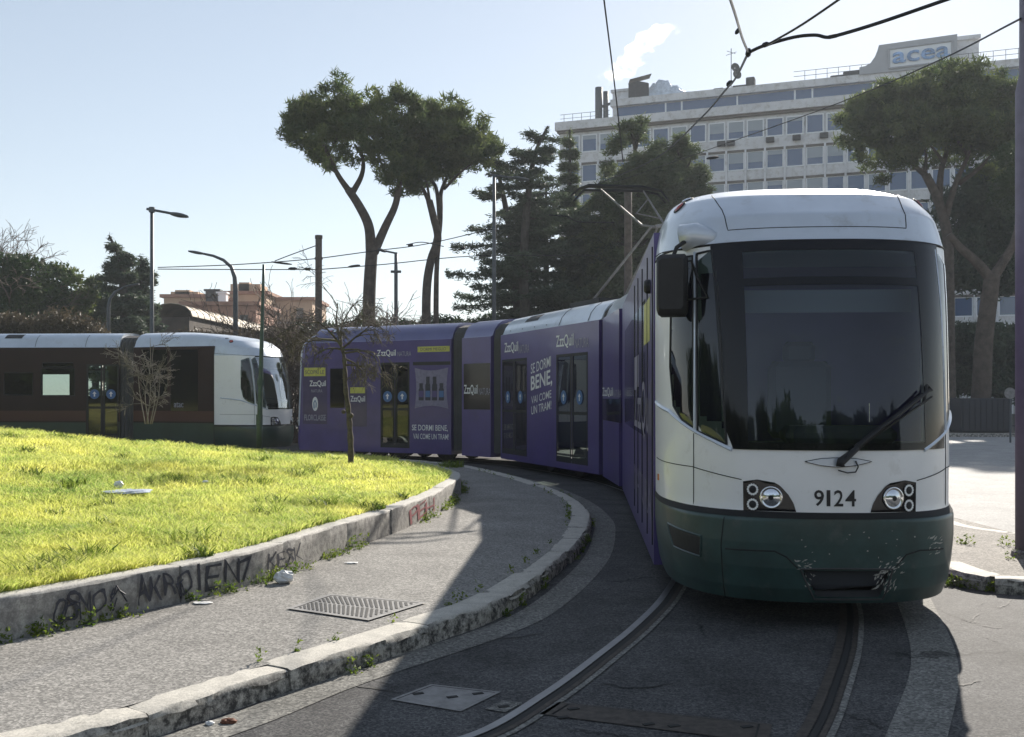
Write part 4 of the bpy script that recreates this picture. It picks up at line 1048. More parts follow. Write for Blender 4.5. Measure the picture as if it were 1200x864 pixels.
def roofpanel(sd, a0, a1, k0, k1, mat, name, parent):
    pr = roofprof(); mb = MB(); hs = np.array([h_ for w_, h_ in pr]); ws_ = np.array([w_ for w_, h_ in pr])
    rows = []
    for k in range(5):
        h_ = k0+(k1-k0)*k/4; w_ = float(np.interp(h_, hs, ws_)); rows.append([sd.pt(a0, h_, .006, TW/2-w_), sd.pt(a1, h_, .006, TW/2-w_)])
    mb.grid(rows); return obj(name, mb, mat, parent)
roofpanel(SCc, rc[0], rc[1], 3.28, 3.42, 'black', 'roof_vent', rC)
for i in range(4):
    a_ = SCc.inv(594+i*14, 385)[0]; roofpanel(SCc, a_, a_+.05, 3.12, 3.14, 'black', 'roof_catch', rC)
bD, rD = section(SD, tram, dict(LIV, roof='purple_roof'), [])
SD.panel(SD.rect(543.5, 426, 574.5, 480), .004, 'frit', 'window_band', bD)
SD.text('ZzzQuil', 544, 451, 560, 463.5, 'white_ink', bD, bold=.012); SD.text('NATURA', 561.5, 455, 575, 463, 'grey_ink', bD)
ddE = SE.rect(446, 424, 480, 512); ddE = (ddE[0], ddE[1], .33, 2.5)
bE, rE = section(SE, tram, dict(LIV, roof='purple_roof'), [ddE])
doorleaf(SE, ddE, tram)
SE.text('ZzzQuil', 442, 410, 464, 418.5, 'white_ink', bE, bold=.015); SE.text('NATURA', 466, 412, 482, 417.5, 'grey_ink', bE)
SE.panel(SE.rect(489.5, 406, 527, 412.5), .006, 'yellow_ink', 'yellow_strip', bE)
SE.text('DORMI MEGLIO', 493, 407.5, 523, 411, 'panel_purple', bE, off=.009)
# pillow poster with four bottles
r_ = SE.rect(486, 431, 525.5, 479); a0, a1, h0, h1 = r_; mb = MB(); rows = []
for j in range(9):
    v_ = j/8; rows.append([SE.pt(a0+(a1-a0)*(u_/8)+(.5-u_/8)*.10*math.sin(PI*v_), h0+(h1-h0)*v_+(.5-v_)*.14*math.sin(PI*u_/8), .006) for u_ in range(9)])
mb.grid(rows); po = obj('pillow_picture', mb, 'pale_print', bE)
for k, (bx_, bh) in enumerate(((.20, .62), (.40, .78), (.60, .78), (.80, .62))):
    mb = MB(); cx_ = a0+(a1-a0)*bx_; wd_ = (a1-a0)*.075; z0 = h0+(h1-h0)*.20; z1 = z0+(h1-h0)*(bh-.2); zn = z0+(z1-z0)*.72
    pts = [(cx_-wd_, z0), (cx_+wd_, z0), (cx_+wd_, zn-.04), (cx_+wd_*.7, zn), (cx_+wd_*.7, z1), (cx_-wd_*.7, z1), (cx_-wd_*.7, zn), (cx_-wd_, zn-.04)]
    mb.add([SE.pt(a, h_, .010) for a, h_ in pts], [tuple(range(8))]); bo = obj('bottle_picture', mb, 'dark_print', bE)
    mb = MB(); mb.quad(*[SE.pt(a, h_, .013) for a, h_ in ((cx_-wd_*.9, z0+.08), (cx_+wd_*.9, z0+.08), (cx_+wd_*.9, z0+.24), (cx_-wd_*.9, z0+.24))]); obj('bottle_label', mb, 'blue_ink' if k % 2 else 'purple', bE)
SE.text('SE DORMI BENE,', 483, 498, 525, 506, 'white_ink', bE, bold=.012)
SE.text('VAI COME UN TRAM!', 484.5, 508.5, 526, 515, 'white_ink', bE, bold=.006)
# two advert panels at the rear of the last section
for (x0, x1, ys_, big) in ((355, 383.5, (427, 497), True), (409, 430, (442, 500), False)):
    SE.panel(SE.rect(x0, ys_[0], x1, ys_[1]), .004, 'panel_purple', 'advert_panel', bE)
    SE.panel(SE.rect(x0+1.5, 431 if big else 454, x1-2, 441 if big else 461), .007, 'yellow_ink', 'yellow_flash', bE)
SE.text('SCOPRI LE', 358, 434, 380, 438.5, 'panel_purple', bE, off=.010)
SE.text('ZzzQuil', 363, 446, 382, 454, 'white_ink', bE, bold=.012); SE.text('NATURA', 365, 456.5, 378, 460, 'grey_ink', bE)
q = SE.inv(369.5, 473.5); mb = MB(); mb.add([SE.pt(q[0]+.10*math.cos(t*PI/10), q[1]+.19*math.sin(t*PI/10), .008) for t in range(20)], [tuple(range(20))]); obj('oval_emblem', mb, 'white_ink', bE)
mb = MB(); mb.tube([SE.pt(q[0]-.03, q[1]-.12, .010), SE.pt(q[0]-.04, q[1]+.03, .010), SE.pt(q[0], q[1]+.10, .010), SE.pt(q[0]+.04, q[1]+.02, .010), SE.pt(q[0]+.03, q[1]-.10, .010)], .014, 4); obj('oval_emblem_mark', mb, 'blue_ink', bE)
SE.text('FLORCLASSE', 357, 486, 382, 493, 'grey_ink', bE, bold=.012)
SE.text('ZzzQuil', 411, 464, 428, 472, 'white_ink', bE, bold=.012)
SE.panel(SE.rect(387, 432, 404, 478), .004, 'frit', 'window_band', bE)
SE.panel(SE.rect(484, 424, 528, 428), .004, 'black', 'dark_strip', bE)
# advert shapes on the leading section's flank, seen very obliquely
hA = [(748, 761, 400, 520)]
for k in range(5):
    a_ = SA.inv((744, 748, 753, 759, 765)[k], 450)[0]; mb = MB(); mb.tube([SA.pt(a_, .35, .002), SA.pt(a_, 2.95, .002)], .008, 4); obj('panel_seam', mb, 'gap', bA)
r_ = SA.rect(755, 386, 762, 420); SA.panel((r_[0], r_[1], 2.15, 2.55), .005, 'yellow_ink', 'yellow_flash', bA)
r_ = SA.rect(744, 450, 749, 480); SA.panel((r_[0], r_[1], 1.75, 2.1), .005, 'pale_print', 'pale_flash', bA)
vs, fs = textmesh('ZzzQuil', .01); a0 = SA.inv(744, 500)[0]; a1 = SA.inv(764, 500)[0]
mb = MB(); mb.add([SA.pt(a0+(a1-a0)*x, 1.2+.6*y, .006) for x, y in vs], fs); obj('lettering', mb, 'pale_print', bA)
mb = MB(); mb.add([SA.pt(a0+(a1-a0)*x, .55+.3*y, .006) for x, y in textmesh('NATURA')[0]], textmesh('NATURA')[1]); obj('lettering', mb, 'pale_print', bA)
SA.panel((SA.L-3.9, SA.L-1.2, 1.25, 2.6), .003, 'frit', 'window_band', bA)
SA.panel((1.0, 3.4, 1.25, 2.6), .003, 'frit', 'window_band', bA)
# bellows, bogies
for s0, s1 in ((SA, SB), (SB, SCc), (SCc, SD), (SD, SE)): bellow(endface(s0, 0), endface(s1, s1.L), tram, s0, s1)
for sd_, a_ in ((SA, 5.2), (SA, 1.0), (SCc, SCc.L/2), (SE, 3.2), (SE, 1.1)): bogie(tram, sd_.pt(a_, 0, 0, TW/2), sd_.t, sd_.n)
# rounded rear end
rt = -SE.t; nose = SE.pt(0, 0, 0, TW/2)+rt*.75
rear = Cab((nose.x, nose.y), (rt.x, rt.y), front=False)
sharp(obj('rear_end', rear.shell(.2, 3.05, (-1.2, 1.2), None, .15, 60), 'purple', tram), 40)
sharp(obj('rear_hood', rear.shell(3.05, 3.515, (-2.0, 2.0), None, .04, 60), 'purple_roof', tram), 40)
mb = MB(); rear.strip([(h_, .50, .80) for h_ in np.linspace(.85, 3.04, 12)], .006, 8, mb); rear.strip([(h_, -.80, -.50) for h_ in np.linspace(.85, 3.04, 12)], .006, 8, mb); obj('rear_pillar', mb, 'silver', tram, smooth=True)
mb = MB(); rear.strip([(h_, -.48, .48) for h_ in np.linspace(1.3, 3.0, 12)], .006, 16, mb); obj('rear_window', mb, 'frit', tram, smooth=True)
for c_, s_ in ((1.05, 1), (-1.05, -1)):
    q, t, u, n_ = rear.frame(c_, 3.36); mb = MB(); mb.add([q+t*(.17*math.cos(k*PI/9))+u*(.07*math.sin(k*PI/9))+n_*.012 for k in range(18)], [tuple(range(18))]); lo_ = obj('marker_lamp', mb, 'black', tram)
    for d_ in (-.08, .08): mb = MB(); mb.lathe(q+t*d_+n_*.014, n_, [(0, .045), (.01, .03), (.012, .001)], 14); obj('marker_lens', mb, 'red_lamp' if d_ < 0 else 'lens', lo_)
# pantograph
pg = MB(); 
base = SCc.pt(SCc.L-2.0, 3.55, 0, TW/2)
elb = P(767, 266, 20.0); elb2 = P(779, 264, 20.3); hd1 = P(704, 222, 21.0); hd2 = P(754, 224, 21.0)
for k in (-.35, .35):
    b0 = base+SCc.n*k; pg.tube([b0, elb+SCc.n*k*.2], [.028, .022], 6)
pg.tube([elb, P(752, 264, 20.2), hd1], [.026, .024, .018], 6); pg.tube([elb2, hd2], [.024, .016], 6); pg.tube([P(746, 250, 20.6), P(759, 234, 20.9)], .012, 5)
pg.tube([elb, elb2], .04, 6); pg.tube([P(745, 250, 20.6), P(773, 256, 20.4)], .012, 5)
pgo = obj('pantograph', pg, 'iron', tram)
hd_ = MB(); c0 = P(669, 230, 21.2); 
hd_.tube([P(669, 230, 21.2), P(678, 221.5, 21.1), P(690, 218, 21), P(752, 220, 20.9), P(775, 224, 20.8), P(784, 236, 20.7)], [.02, .025, .045, .045, .025, .02], 6)
hd_.tube([P(672, 236, 21.5), P(684, 223, 21.5), P(752, 224, 21.3), P(771, 228, 21.2), P(780, 238, 21.1)], [.02, .03, .03, .025, .02], 6); obj('pantograph_head', hd_, 'black', pgo)
mb = MB(); q = [base+SCc.t*a+SCc.n*b for a, b in ((-.7, -.5), (.7, -.5), (.7, .5), (-.7, .5))]; mb.prism([(p.x, p.y) for p in q], 3.50, 3.60); obj('pantograph_base', mb, 'black', pgo)

# the second tram, maroon and white, behind the lawn
tram2 = empty('tram', (-9, 30, 0), 'older looking tram with maroon sides and pale roof passing behind the lawn on the left', 'tram', 'articulated trams')
LIV2 = dict(front='silver_front', bumper='dkgreen', hood='silver', trim='silver', side='dark_red', roof='silver')
cab2 = Cab((-6.45, 29.3), (.95, -.31))
build_cab(cab2, tram2, LIV2, detail=False)
f2 = cab2.f; s2 = lambda u: Vector((cab2.n.x, cab2.n.y, 0))+f2*u+(-cab2.r)*1.125
cc = Vector((cab2.n.x, cab2.n.y, 0))
nrm2 = cab2.r if cab2.r.dot(-cc) > 0 else -cab2.r
e1_ = cc+f2*-1.65+nrm2*1.125; e2_ = cc+f2*-4.35+nrm2*1.125
S1 = Side((e1_.x, e1_.y), (e2_.x, e2_.y))
b1, r1 = section(S1, tram2, LIV2, [], trim=1.93)
e3_ = e2_+Vector((-.45, .05, 0)); e4_ = e3_+Vector((-8.6, .35, 0))
S2 = Side((e3_.x, e3_.y), (e4_.x, e4_.y))
wn = [S2.rect(*r) for r in ((48.5, 432, 87.5, 464), (5, 437, 38.5, 463), (50, 425.5, 86, 430.5))]
dd2 = S2.rect(101.5, 427, 139.5, 490); dd2 = (dd2[0], dd2[1], .4, dd2[3])
b2, r2 = section(S2, tram2, LIV2, wn+[dd2])
doorleaf(S2, dd2, tram2, 'tram2glass')
for k, w_ in enumerate(wn):
    wi = S2.panel(w_, -.012, 'tram2glass', 'window', tram2)
    fm = MB(); a0, a1, h0, h1 = w_
    fm.tube([S2.pt(a0, h0, .002), S2.pt(a1, h0, .002), S2.pt(a1, h1, .002), S2.pt(a0, h1, .002), S2.pt(a0, h0, .002)], .018, 4); obj('rubber_seal', fm, 'black', wi)
for s_, b_ in ((S1, b1), (S2, b2)):
    mb = MB(); mb.quad(s_.pt(0, .22, .004), s_.pt(s_.L, .22, .004), s_.pt(s_.L, .88, .004), s_.pt(0, .88, .004)) if s_ is S1 else [mb.quad(s_.pt(p0, .22, .004), s_.pt(p1, .22, .004), s_.pt(p1, .88, .004), s_.pt(p0, .88, .004)) for p0, p1 in ((0, dd2[0]-.02), (dd2[1]+.02, s_.L))]
    obj('green_skirt', mb, 'dkgreen', b_)
    mb = MB(); rng_ = ((0, s_.L),) if s_ is S1 else ((0, dd2[0]-.02), (dd2[1]+.02, s_.L))
    for p0, p1 in rng_: mb.quad(s_.pt(p0, .92, .004), s_.pt(p1, .92, .004), s_.pt(p1, 1.22, .004), s_.pt(p0, 1.22, .004))
    obj('red_band', mb, pbr('tram_red_band', (.055, .010, .012), .35, 0, .2), b_)
S1.text('atac', 204, 471.5, 215, 477.5, 'grey_ink', b1, bold=.01)
S1.panel(S1.rect(200, 410, 232, 482), .003, 'frit', 'window_band', b1); S1.panel(S1.rect(166, 410, 196, 465), .003, 'frit', 'window_band', b1)
seams(S2, [S2.inv(x, 395)[0] for x in (40, 99)], r2)
rv = S2.inv(1, 392)[0]; roofpanel(S2, rv, rv+.52, 3.33, 3.46, 'black', 'roof_vent', r2)
bx = MB(); q = [S2.pt(a, 0, 0, d) for a, d in ((-.1, .7), (4.2, .7), (4.2, 1.6), (-.1, 1.6))]; bx.prism([(p.x, p.y) for p in q], 3.46, 3.62); obj('roof_box', bx, 'bellows', r2)
bellow(endface(S2, S2.L), endface(S1, 0), tram2, S1, S2)
for sd_, a_ in ((S1, 1.3), (S2, 1.0), (S2, 6)): bogie(tram2, sd_.pt(a_, 0, 0, TW/2), sd_.t, sd_.n)
e5 = e4_+Vector((-.45, .02, 0)); e6 = e5+Vector((-6, .1, 0)); S3 = Side((e5.x, e5.y), (e6.x, e6.y)); section(S3, tram2, LIV2, []); bellow(endface(S3, S3.L), endface(S2, 0), tram2, S1, S2)

# ------------------------------------------------------------------ vegetation
def merge(parts):
    V = []; Fc = []; o = 0
    for v, f in parts: V.append(v); Fc.append(f+o); o += len(v)
    return np.concatenate(V), np.concatenate(Fc)
def clump_points(cl, dens, seed, zf=.6, shell=.5, und=.55):
    """points in flattened ellipsoids (x, y, z, r), thinner underneath"""
    r = np.random.default_rng(seed); out = []
    for (x, y, z, R) in cl:
        n = int(dens*R*R); d = r.normal(size=(n, 3)); d /= np.linalg.norm(d, axis=1)[:, None]
        keep = (d[:, 2] > -.2) | (r.random(n) < und); d = d[keep]; q = R*(shell+(1-shell)*r.random(len(d))**.6)*(1+.18*np.sin(d[:, 0]*5+x)*np.cos(d[:, 1]*4+y))
        p = d*q[:, None]; p[:, 2] *= zf; out.append(p+np.array([x, y, z]))
    return np.concatenate(out)
def pxclumps(lst, Y, depth, seed, copies=2, cx=None, rx=None, jit=.25):
    r = random.Random(seed); xs_ = [l[0] for l in lst]; cx = cx or (min(xs_)+max(xs_))/2; rx = rx or (max(xs_)-min(xs_))/2+1
    out = []
    for (x, y, R) in lst:
        R = R*Y/F; dd = depth*math.sqrt(max(.08, 1-((x-cx)/rx)**2))
        for k in range(copies):
            yo = r.uniform(-dd, dd) if k else r.uniform(-dd, 0)*.6
            p = P(x, y, Y); out.append((p.x+r.uniform(-jit, jit)*R, Y+yo, p.z+r.uniform(-jit, jit)*R*.6, R*r.uniform(.75, 1.1)))
    return out
def fill(poly, R0, R1, n, seed, edge=.75):
    """n clump centres (px, py, r) spread inside a pixel outline"""
    r = random.Random(seed); xs_ = [p[0] for p in poly]; ys_ = [p[1] for p in poly]; out = []
    cx, cy = sum(xs_)/len(xs_), sum(ys_)/len(ys_)
    while len(out) < n:
        x, y = r.uniform(min(xs_), max(xs_)), r.uniform(min(ys_), max(ys_)); R_ = r.uniform(R0, R1)
        k = 1-edge*R_/max(25, math.hypot(x-cx, y-cy)+R_)
        if inpoly(cx+(x-cx)/max(k, .3), cy+(y-cy)/max(k, .3), poly) and all(math.hypot(x-a, y-b) > .55*R_ for a, b, c in out[-60:]): out.append((x, y, R_))
        elif r.random() < .002: out.append((cx+(x-cx)*.5, cy+(y-cy)*.5, R_))
    return out
def limb(mb, pts, Y, r0, r1, n=8, dy=0., seed=0):
    """pts are photo pixels at depth Y, dy = how far the far end leans in depth"""
    k = len(pts); q = [P(x, y, Y+dy*i/(k-1)) for i, (x, y) in enumerate(pts)]; q = catmull(q, 5)
    m_ = len(q); mb.tube(q, [r0+(r1-r0)*(i/(m_-1))**.8 for i in range(m_)], n); return mb
def px(Y, w_): return w_*Y/F
def twigs(mb, p, d, L, r, lev, rn, droop=0., n=5, split=3, spread=.7, end=0.0025):
    pts = [p.copy()]; q = p.copy(); dd = d.normalized(); k = 5
    for i in range(k):
        dd = (dd+Vector((rn.gauss(0, .16), rn.gauss(0, .16), rn.gauss(0, .13)-droop*.12))).normalized(); q = q+dd*L/k; pts.append(q.copy())
    rad = [max(end, r*(1-.55*i/k)) for i in range(k+1)]; mb.tube(pts, rad, 5 if lev > 1 else 3, cap=False)
    if lev <= 0: return
    for s_ in range(split+(1 if rn.random() < .5 else 0)):
        t = rn.uniform(.3, 1.); i = min(k-1, int(t*k)); b = pts[i].lerp(pts[i+1], t*k-i)
        nd = (dd+Vector((rn.gauss(0, spread), rn.gauss(0, spread), rn.gauss(0, spread*.7)+.12-droop*.1))).normalized()
        twigs(mb, b, nd, L*rn.uniform(.5, .78), max(end, r*rn.uniform(.42, .6)), lev-1, rn, droop, n, split, spread, end)
def treeobj(name, base, label, group, trunk, tmat, crown=None, cmat=None, cat='tree', crownname='crown'):
    r = empty(name, base, label, cat, group)
    obj('trunk', trunk, tmat, r, smooth=True)
    if crown is not None: obj(crownname, crown, cmat, r)
    return r
GT = 'trees rising behind the trams'

# --- umbrella pines, left pair
Y = 52
t = MB(); limb(t, [(432, 492), (432, 400), (433, 340), (436, 290)], Y, px(Y, 8.5), px(Y, 7))
limb(t, [(435, 296), (432, 265), (420, 240), (408, 222)], Y, px(Y, 6.5), px(Y, 4.5), dy=-1)
limb(t, [(409, 224), (396, 205), (384, 180), (375, 160)], Y, px(Y, 4.2), px(Y, 1.5), dy=-1); limb(t, [(412, 228), (424, 205), (425, 185), (416, 170)], Y, px(Y, 4), px(Y, 1.5), dy=1)
limb(t, [(438, 296), (452, 265), (464, 238), (468, 205), (462, 170), (470, 150)], Y, px(Y, 6), px(Y, 1.8), dy=1.5)
limb(t, [(396, 205), (370, 180), (352, 160)], Y, px(Y, 1.6), px(Y, .7)); limb(t, [(384, 182), (395, 160), (392, 140)], Y, px(Y, 1.8), px(Y, .7)); limb(t, [(466, 190), (440, 165), (425, 150)], Y, px(Y, 2), px(Y, .7), dy=-2)
cl = pxclumps(fill([(325,150),(330,135),(345,125),(360,118),(378,116),(395,104),(410,100),(425,108),(445,110),(465,108),(485,118),(500,125),(500,170),(492,200),(478,215),(460,225),(445,222),(432,190),(422,178),(412,195),(392,212),(375,200),(352,182),(335,170)], 6.5, 12, 105, 7), Y, 3.6, 3, 3)
pts = clump_points(cl, 330, 5, .62, .45, .5)
treeobj('umbrella_pine', (P(432, 464, Y).x, Y, 0), 'leftmost tall umbrella pine with a Y forked trunk, open airy crown', GT, t, 'bark_pine', tri_leaves(pts, .30, 3, 8, .5, .13), 'pine')
# --- second umbrella pine
Y = 56
t = MB(); limb(t, [(503, 492), (500, 400), (500, 340), (505, 305), (513, 280), (508, 255), (503, 235)], Y, px(Y, 6), px(Y, 4)); limb(t, [(504, 240), (495, 220), (485, 205)], Y, px(Y, 3), px(Y, 1.2)); limb(t, [(508, 300), (514, 270), (516, 245), (517, 225), (525, 205)], Y, px(Y, 5), px(Y, 1.8), dy=1.5)
limb(t, [(511, 492), (511, 362), (512, 310), (515, 270), (512, 225), (505, 210)], Y, px(Y, 3.6), px(Y, 2), dy=1)
limb(t, [(520, 222), (540, 202), (556, 190)], Y, px(Y, 2), px(Y, .8)); limb(t, [(504, 240), (500, 215), (490, 190)], Y, px(Y, 2), px(Y, .8))
cl = pxclumps(fill([(480,130),(495,118),(512,122),(530,126),(550,135),(568,150),(582,165),(592,180),(578,194),(555,198),(535,208),(515,215),(492,220),(478,232),(470,205),(475,160)], 6.5, 12, 105, 7), Y, 3.5, 13, 3)
pts = clump_points(cl, 340, 6, .6, .4, .5)
treeobj('umbrella_pine', (P(500, 464, Y).x, Y, 0), 'second tall umbrella pine, denser rounded crown right of the forked one', GT, t, 'bark_pine', tri_leaves(pts, .30, 3, 18, .5, .13), 'pine')
# --- hanging bare twigs below the crowns
# --- cedars
def cedar(name, cx, top, base_y, Y, wpx, label, seed, mat='cedar', lean=None, dens=1., droop=.15, gap=1.0, low=.0, tsize=.30, pw=.75):
    r = np.random.default_rng(seed); rn = random.Random(seed); t = MB()
    lean = lean or [(cx, base_y), (cx, (base_y+top)/2), (cx, top)]
    tr = catmull([P(x, y, Y) for x, y in lean], 12); m_ = len(tr); t.tube(tr, [px(Y, 7)*(1-.93*i/(m_-1))+.03 for i in range(m_)], 8)
    ztop, zb = tr[-1].z, max(tr[0].z, 0); pts = []; z = zb+(ztop-zb)*low+1.5
    while z < ztop-.3:
        f = (z-zb)/(ztop-zb); i = min(range(m_), key=lambda k: abs(tr[k].z-z)); p0 = tr[i]; Lm = px(Y, wpx)*(1-f)**pw*(.75+.5*rn.random())+.35
        for b in range(rn.choice((3, 4, 4, 5))):
            az = rn.random()*2*PI; L = Lm*rn.uniform(.6, 1.1); d = Vector((math.cos(az), math.sin(az)*.9, rn.uniform(-.05, .28)-droop*.5)); q = [p0.copy()]
            for s_ in range(6): q.append(q[-1]+Vector((d.x, d.y, d.z-droop*s_*.10+(.10 if s_ > 3 else 0)))*L/6)
            t.tube(q, [px(Y, 2.0)*(1-f*.6)*(1-.85*k/6)+.012 for k in range(7)], 5, cap=False)
            n = int(L*46*dens); s_ = r.random(n)**.75*.92+.08; ii = np.minimum((s_*6).astype(int), 5); fr = s_*6-ii; Q = np.array([tuple(v) for v in q])
            pp = Q[ii]*(1-fr)[:, None]+Q[ii+1]*fr[:, None]; w_ = .22*L*np.sin(np.clip(s_, 0, 1)*PI*.85)+.08
            lat = r.normal(size=n)*w_*.6; sx_ = np.array([-d.y, d.x]); pp[:, 0] += sx_[0]*lat; pp[:, 1] += sx_[1]*lat; pp[:, 2] += r.normal(size=n)*.07-np.abs(lat)*.25; pts.append(pp)
        z += rn.uniform(.45, 1.0)*gap
    pts.append(np.array([tuple(tr[-1]-Vector((0, 0, .04*k))) for k in range(12)]))
    C = np.concatenate(pts)
    return treeobj(name, (tr[0].x, Y, 0), label, GT, t, 'bark_dark', tri_leaves(C, tsize, 3, seed+1, .05, .16, .55), mat)
cedar('cedar_tree', 618, 152, 495, 58, 104, 'open layered cedar with gaps of sky, right of the two umbrella pines', 31, lean=[(618, 495), (616, 400), (614, 300), (620, 220), (628, 178), (642, 148)], gap=.95, dens=1.5, low=.10, tsize=.24, pw=.5)
cedar('cedar_tree', 588, 205, 495, 61, 80, 'thinner cedar half hidden behind the open layered one', 37, lean=[(612, 495), (605, 330), (592, 240), (578, 180)], gap=1.0, dens=1.5, tsize=.24, pw=.5)
cedar('cedar_tree', 640, 215, 495, 64, 90, 'wide low cedar with long level boughs between the open cedar and the slim conifer', 39, gap=.8, dens=1.6, tsize=.26, pw=.4)
cedar('cedar_tree', 668, 152, 495, 66, 26, 'slim column shaped conifer at the left corner of the office building', 41, 'cypress', gap=.5, dens=2.6, droop=.3)
def massive(name, poly, n, Y, base, label, seed, mat, r0=9, r1=15, dens=300, tsize=.3, depth=2.5, up=.15):
    cl = pxclumps(fill(poly, r0, r1, n, seed), Y, depth, seed, 3); pts = clump_points(cl, dens, seed, .55, .35, .8); t = MB(); xt = sum(p[0] for p in poly)/len(poly); yt = min(p[1] for p in poly)
    limb(t, [(base, 495), (base, 380), ((base+xt)/2, (yt+300)/2), (xt, yt+12)], Y, px(Y, 6), px(Y, 1.2)); rn = random.Random(seed)
    for c_ in cl[::5]:
        q = P(base, 464, Y); z = c_[2]-1.2; t.tube([Vector((q.x, Y, max(1, z))), Vector(((q.x+c_[0])/2, (Y+c_[1])/2, c_[2]-.4)), Vector(c_[:3])], [.12, .08, .03], 5, cap=False)
    return treeobj(name, (P(base, 464, Y).x, Y, 0), label, GT, t, 'bark_dark', tri_leaves(pts, tsize, 3, seed+1, up, .14, .45), mat)
massive('cedar_tree', [(655,260),(680,232),(705,245),(730,230),(760,250),(800,300),(800,400),(650,400),(640,330)], 60, 62, 700, 'low dark cedar filling in behind the pantograph', 43, 'cedar', 10, 18)
massive('cedar_tree', [(742,132),(752,142),(768,150),(776,165),(790,175),(800,200),(806,240),(808,300),(800,400),(690,400),(686,300),(684,250),(692,215),(700,190),(712,175),(718,158),(730,148)], 135, 60, 745, 'broad olive green conifer standing in front of the left part of the office building', 47, 'cypress', 9, 15)
massive('cedar_tree', [(785,158),(800,165),(812,185),(824,196),(836,206),(828,230),(838,262),(838,300),(780,320),(770,250),(772,190)], 65, 63, 800, 'olive conifer directly left of the tram roof hood', 53, 'cypress', 7, 12)
# --- left group
cedar('cedar_tree', 145, 276, 495, 66, 52, 'dark cedar behind the left street lamp, pointed crown', 59, gap=.6, dens=2., lean=[(148, 495), (146, 380), (142, 310), (128, 276)])
cedar('cedar_tree', 165, 300, 495, 68, 40, 'lower cedar just right of the pointed cedar', 61, gap=.55, dens=2.2)
def roundtree(name, lst, Y, depth, base, label, seed, mat, tsize=.26, dens=300, zf=.85, k=3, tm='bark_dark', cop=3):
    cl = pxclumps(lst, Y, depth, seed, cop); pts = clump_points(cl, dens, seed, zf, .5, .8); t = MB(); xb = sum(l[0] for l in lst)/len(lst); yb = min(l[1] for l in lst)
    limb(t, [(base, 495), (base, 420), ((base+xb)/2, (yb+420)/2)], Y, px(Y, 5), px(Y, 3))
    for l in lst[::2]: limb(t, [(base, 420), ((base+l[0])/2, (400+l[1])/2), (l[0], l[1])], Y, px(Y, 2), px(Y, .6), dy=random.uniform(-1, 1))
    return treeobj(name, (P(base, 464, Y).x, Y, 0), label, GT, t, tm, tri_leaves(pts, tsize, k, seed+2, .2, .28), mat)
roundtree('evergreen_tree', [(40, 322, 24), (22, 340, 24), (5, 350, 20), (8, 330, 14), (58, 345, 18), (42, 365, 24), (15, 370, 18), (65, 372, 15), (38, 310, 8)], 62, 3, 40, 'rounded glossy evergreen tree at the far left', 71, 'ever')
roundtree('evergreen_tree', [(82, 322, 12), (95, 330, 11), (78, 350, 14), (92, 365, 16), (104, 350, 12), (70, 380, 14)], 66, 2.5, 88, 'lighter small tree between the rounded evergreen and the pointed cedar', 73, 'pine')
roundtree('evergreen_tree', [(110, 345, 14), (108, 365, 16), (120, 378, 16), (95, 385, 16), (130, 360, 12)], 70, 2.5, 112, 'dark bush-like tree behind the short curved lamp', 75, 'ever')
# bare trees
t = MB(); rn = random.Random(5)
for k in range(7): twigs(t, P(-4+k*3, 385, 60), Vector((rn.gauss(0, .3), rn.gauss(0, .2), 1)), 3.3, .07, 4, rn, spread=.45, end=.012)
limb(t, [(8, 495), (8, 420)], 60, .22, .15)
treeobj('bare_tree', (P(8, 464, 60).x, 60, 0), 'large leafless tree at the left edge of the photo', GT, t, 'bark_bare')
def shrubrow(name, spots, label, seed, Y, h_, lev=4, mat='bark_bare'):
    rn = random.Random(seed)
    for x, y, lb in spots:
        t = MB(); b = G(x, HY+F*H/Y); 
        for k in range(11): twigs(t, b+Vector((rn.uniform(-.4, .4), rn.uniform(-.3, .3), 0)), Vector((rn.gauss(0, .42), rn.gauss(0, .3), 1)), h_*rn.uniform(.42, .62), .045, lev, rn, spread=.55, end=.009)
        treeobj(name, b, lb, 'bare shrubs behind the trams', t, mat, cat='shrub')
shrubrow('bare_shrub', [(350, 0, 'leafless shrub just above the rear end of the purple tram'), (385, 0, 'leafless shrub right of the wooden pole, behind the purple tram roof'), (420, 0, 'leafless shrub at the foot of the forked umbrella pine'), (455, 0, 'leafless shrub below the small bracket lamp'), (325, 0, 'leafless shrub between the pale tram nose and the purple tram')], '', 81, 36, 4.6, 4)
# dense brown brush, an uncountable mass
def mass(name, lst, Y, depth, seed, mat, label, tsize=.2, dens=350, k=3, zf=.8, cop=3):
    cl = pxclumps(lst, Y, depth, seed, cop); pts = clump_points(cl, dens, seed, zf, .3, 1.); return tag(obj(name, tri_leaves(pts, tsize, k, seed, .2, .2), mat), label, 'bushes', kind='stuff')
mass('brush', [(x, 392+4*math.sin(x), 24+6*math.sin(x*.7)) for x in range(-10, 110, 14)], 48, 2, 91, 'brush', 'brown dry brush above the roof of the left tram')
mass('brush', [(x, 415+5*math.sin(x), 28+4*math.sin(x*.3)) for x in range(230, 460, 15)], 50, 2, 92, 'brush', 'brown leafless brush behind the two tram ends')
mass('brush', [(x, 400+6*math.sin(x), 26+5*math.sin(x*.4)) for x in range(455, 720, 16)], 66, 2, 93, 'ever', 'dark green undergrowth below the pines and cedars', .3)
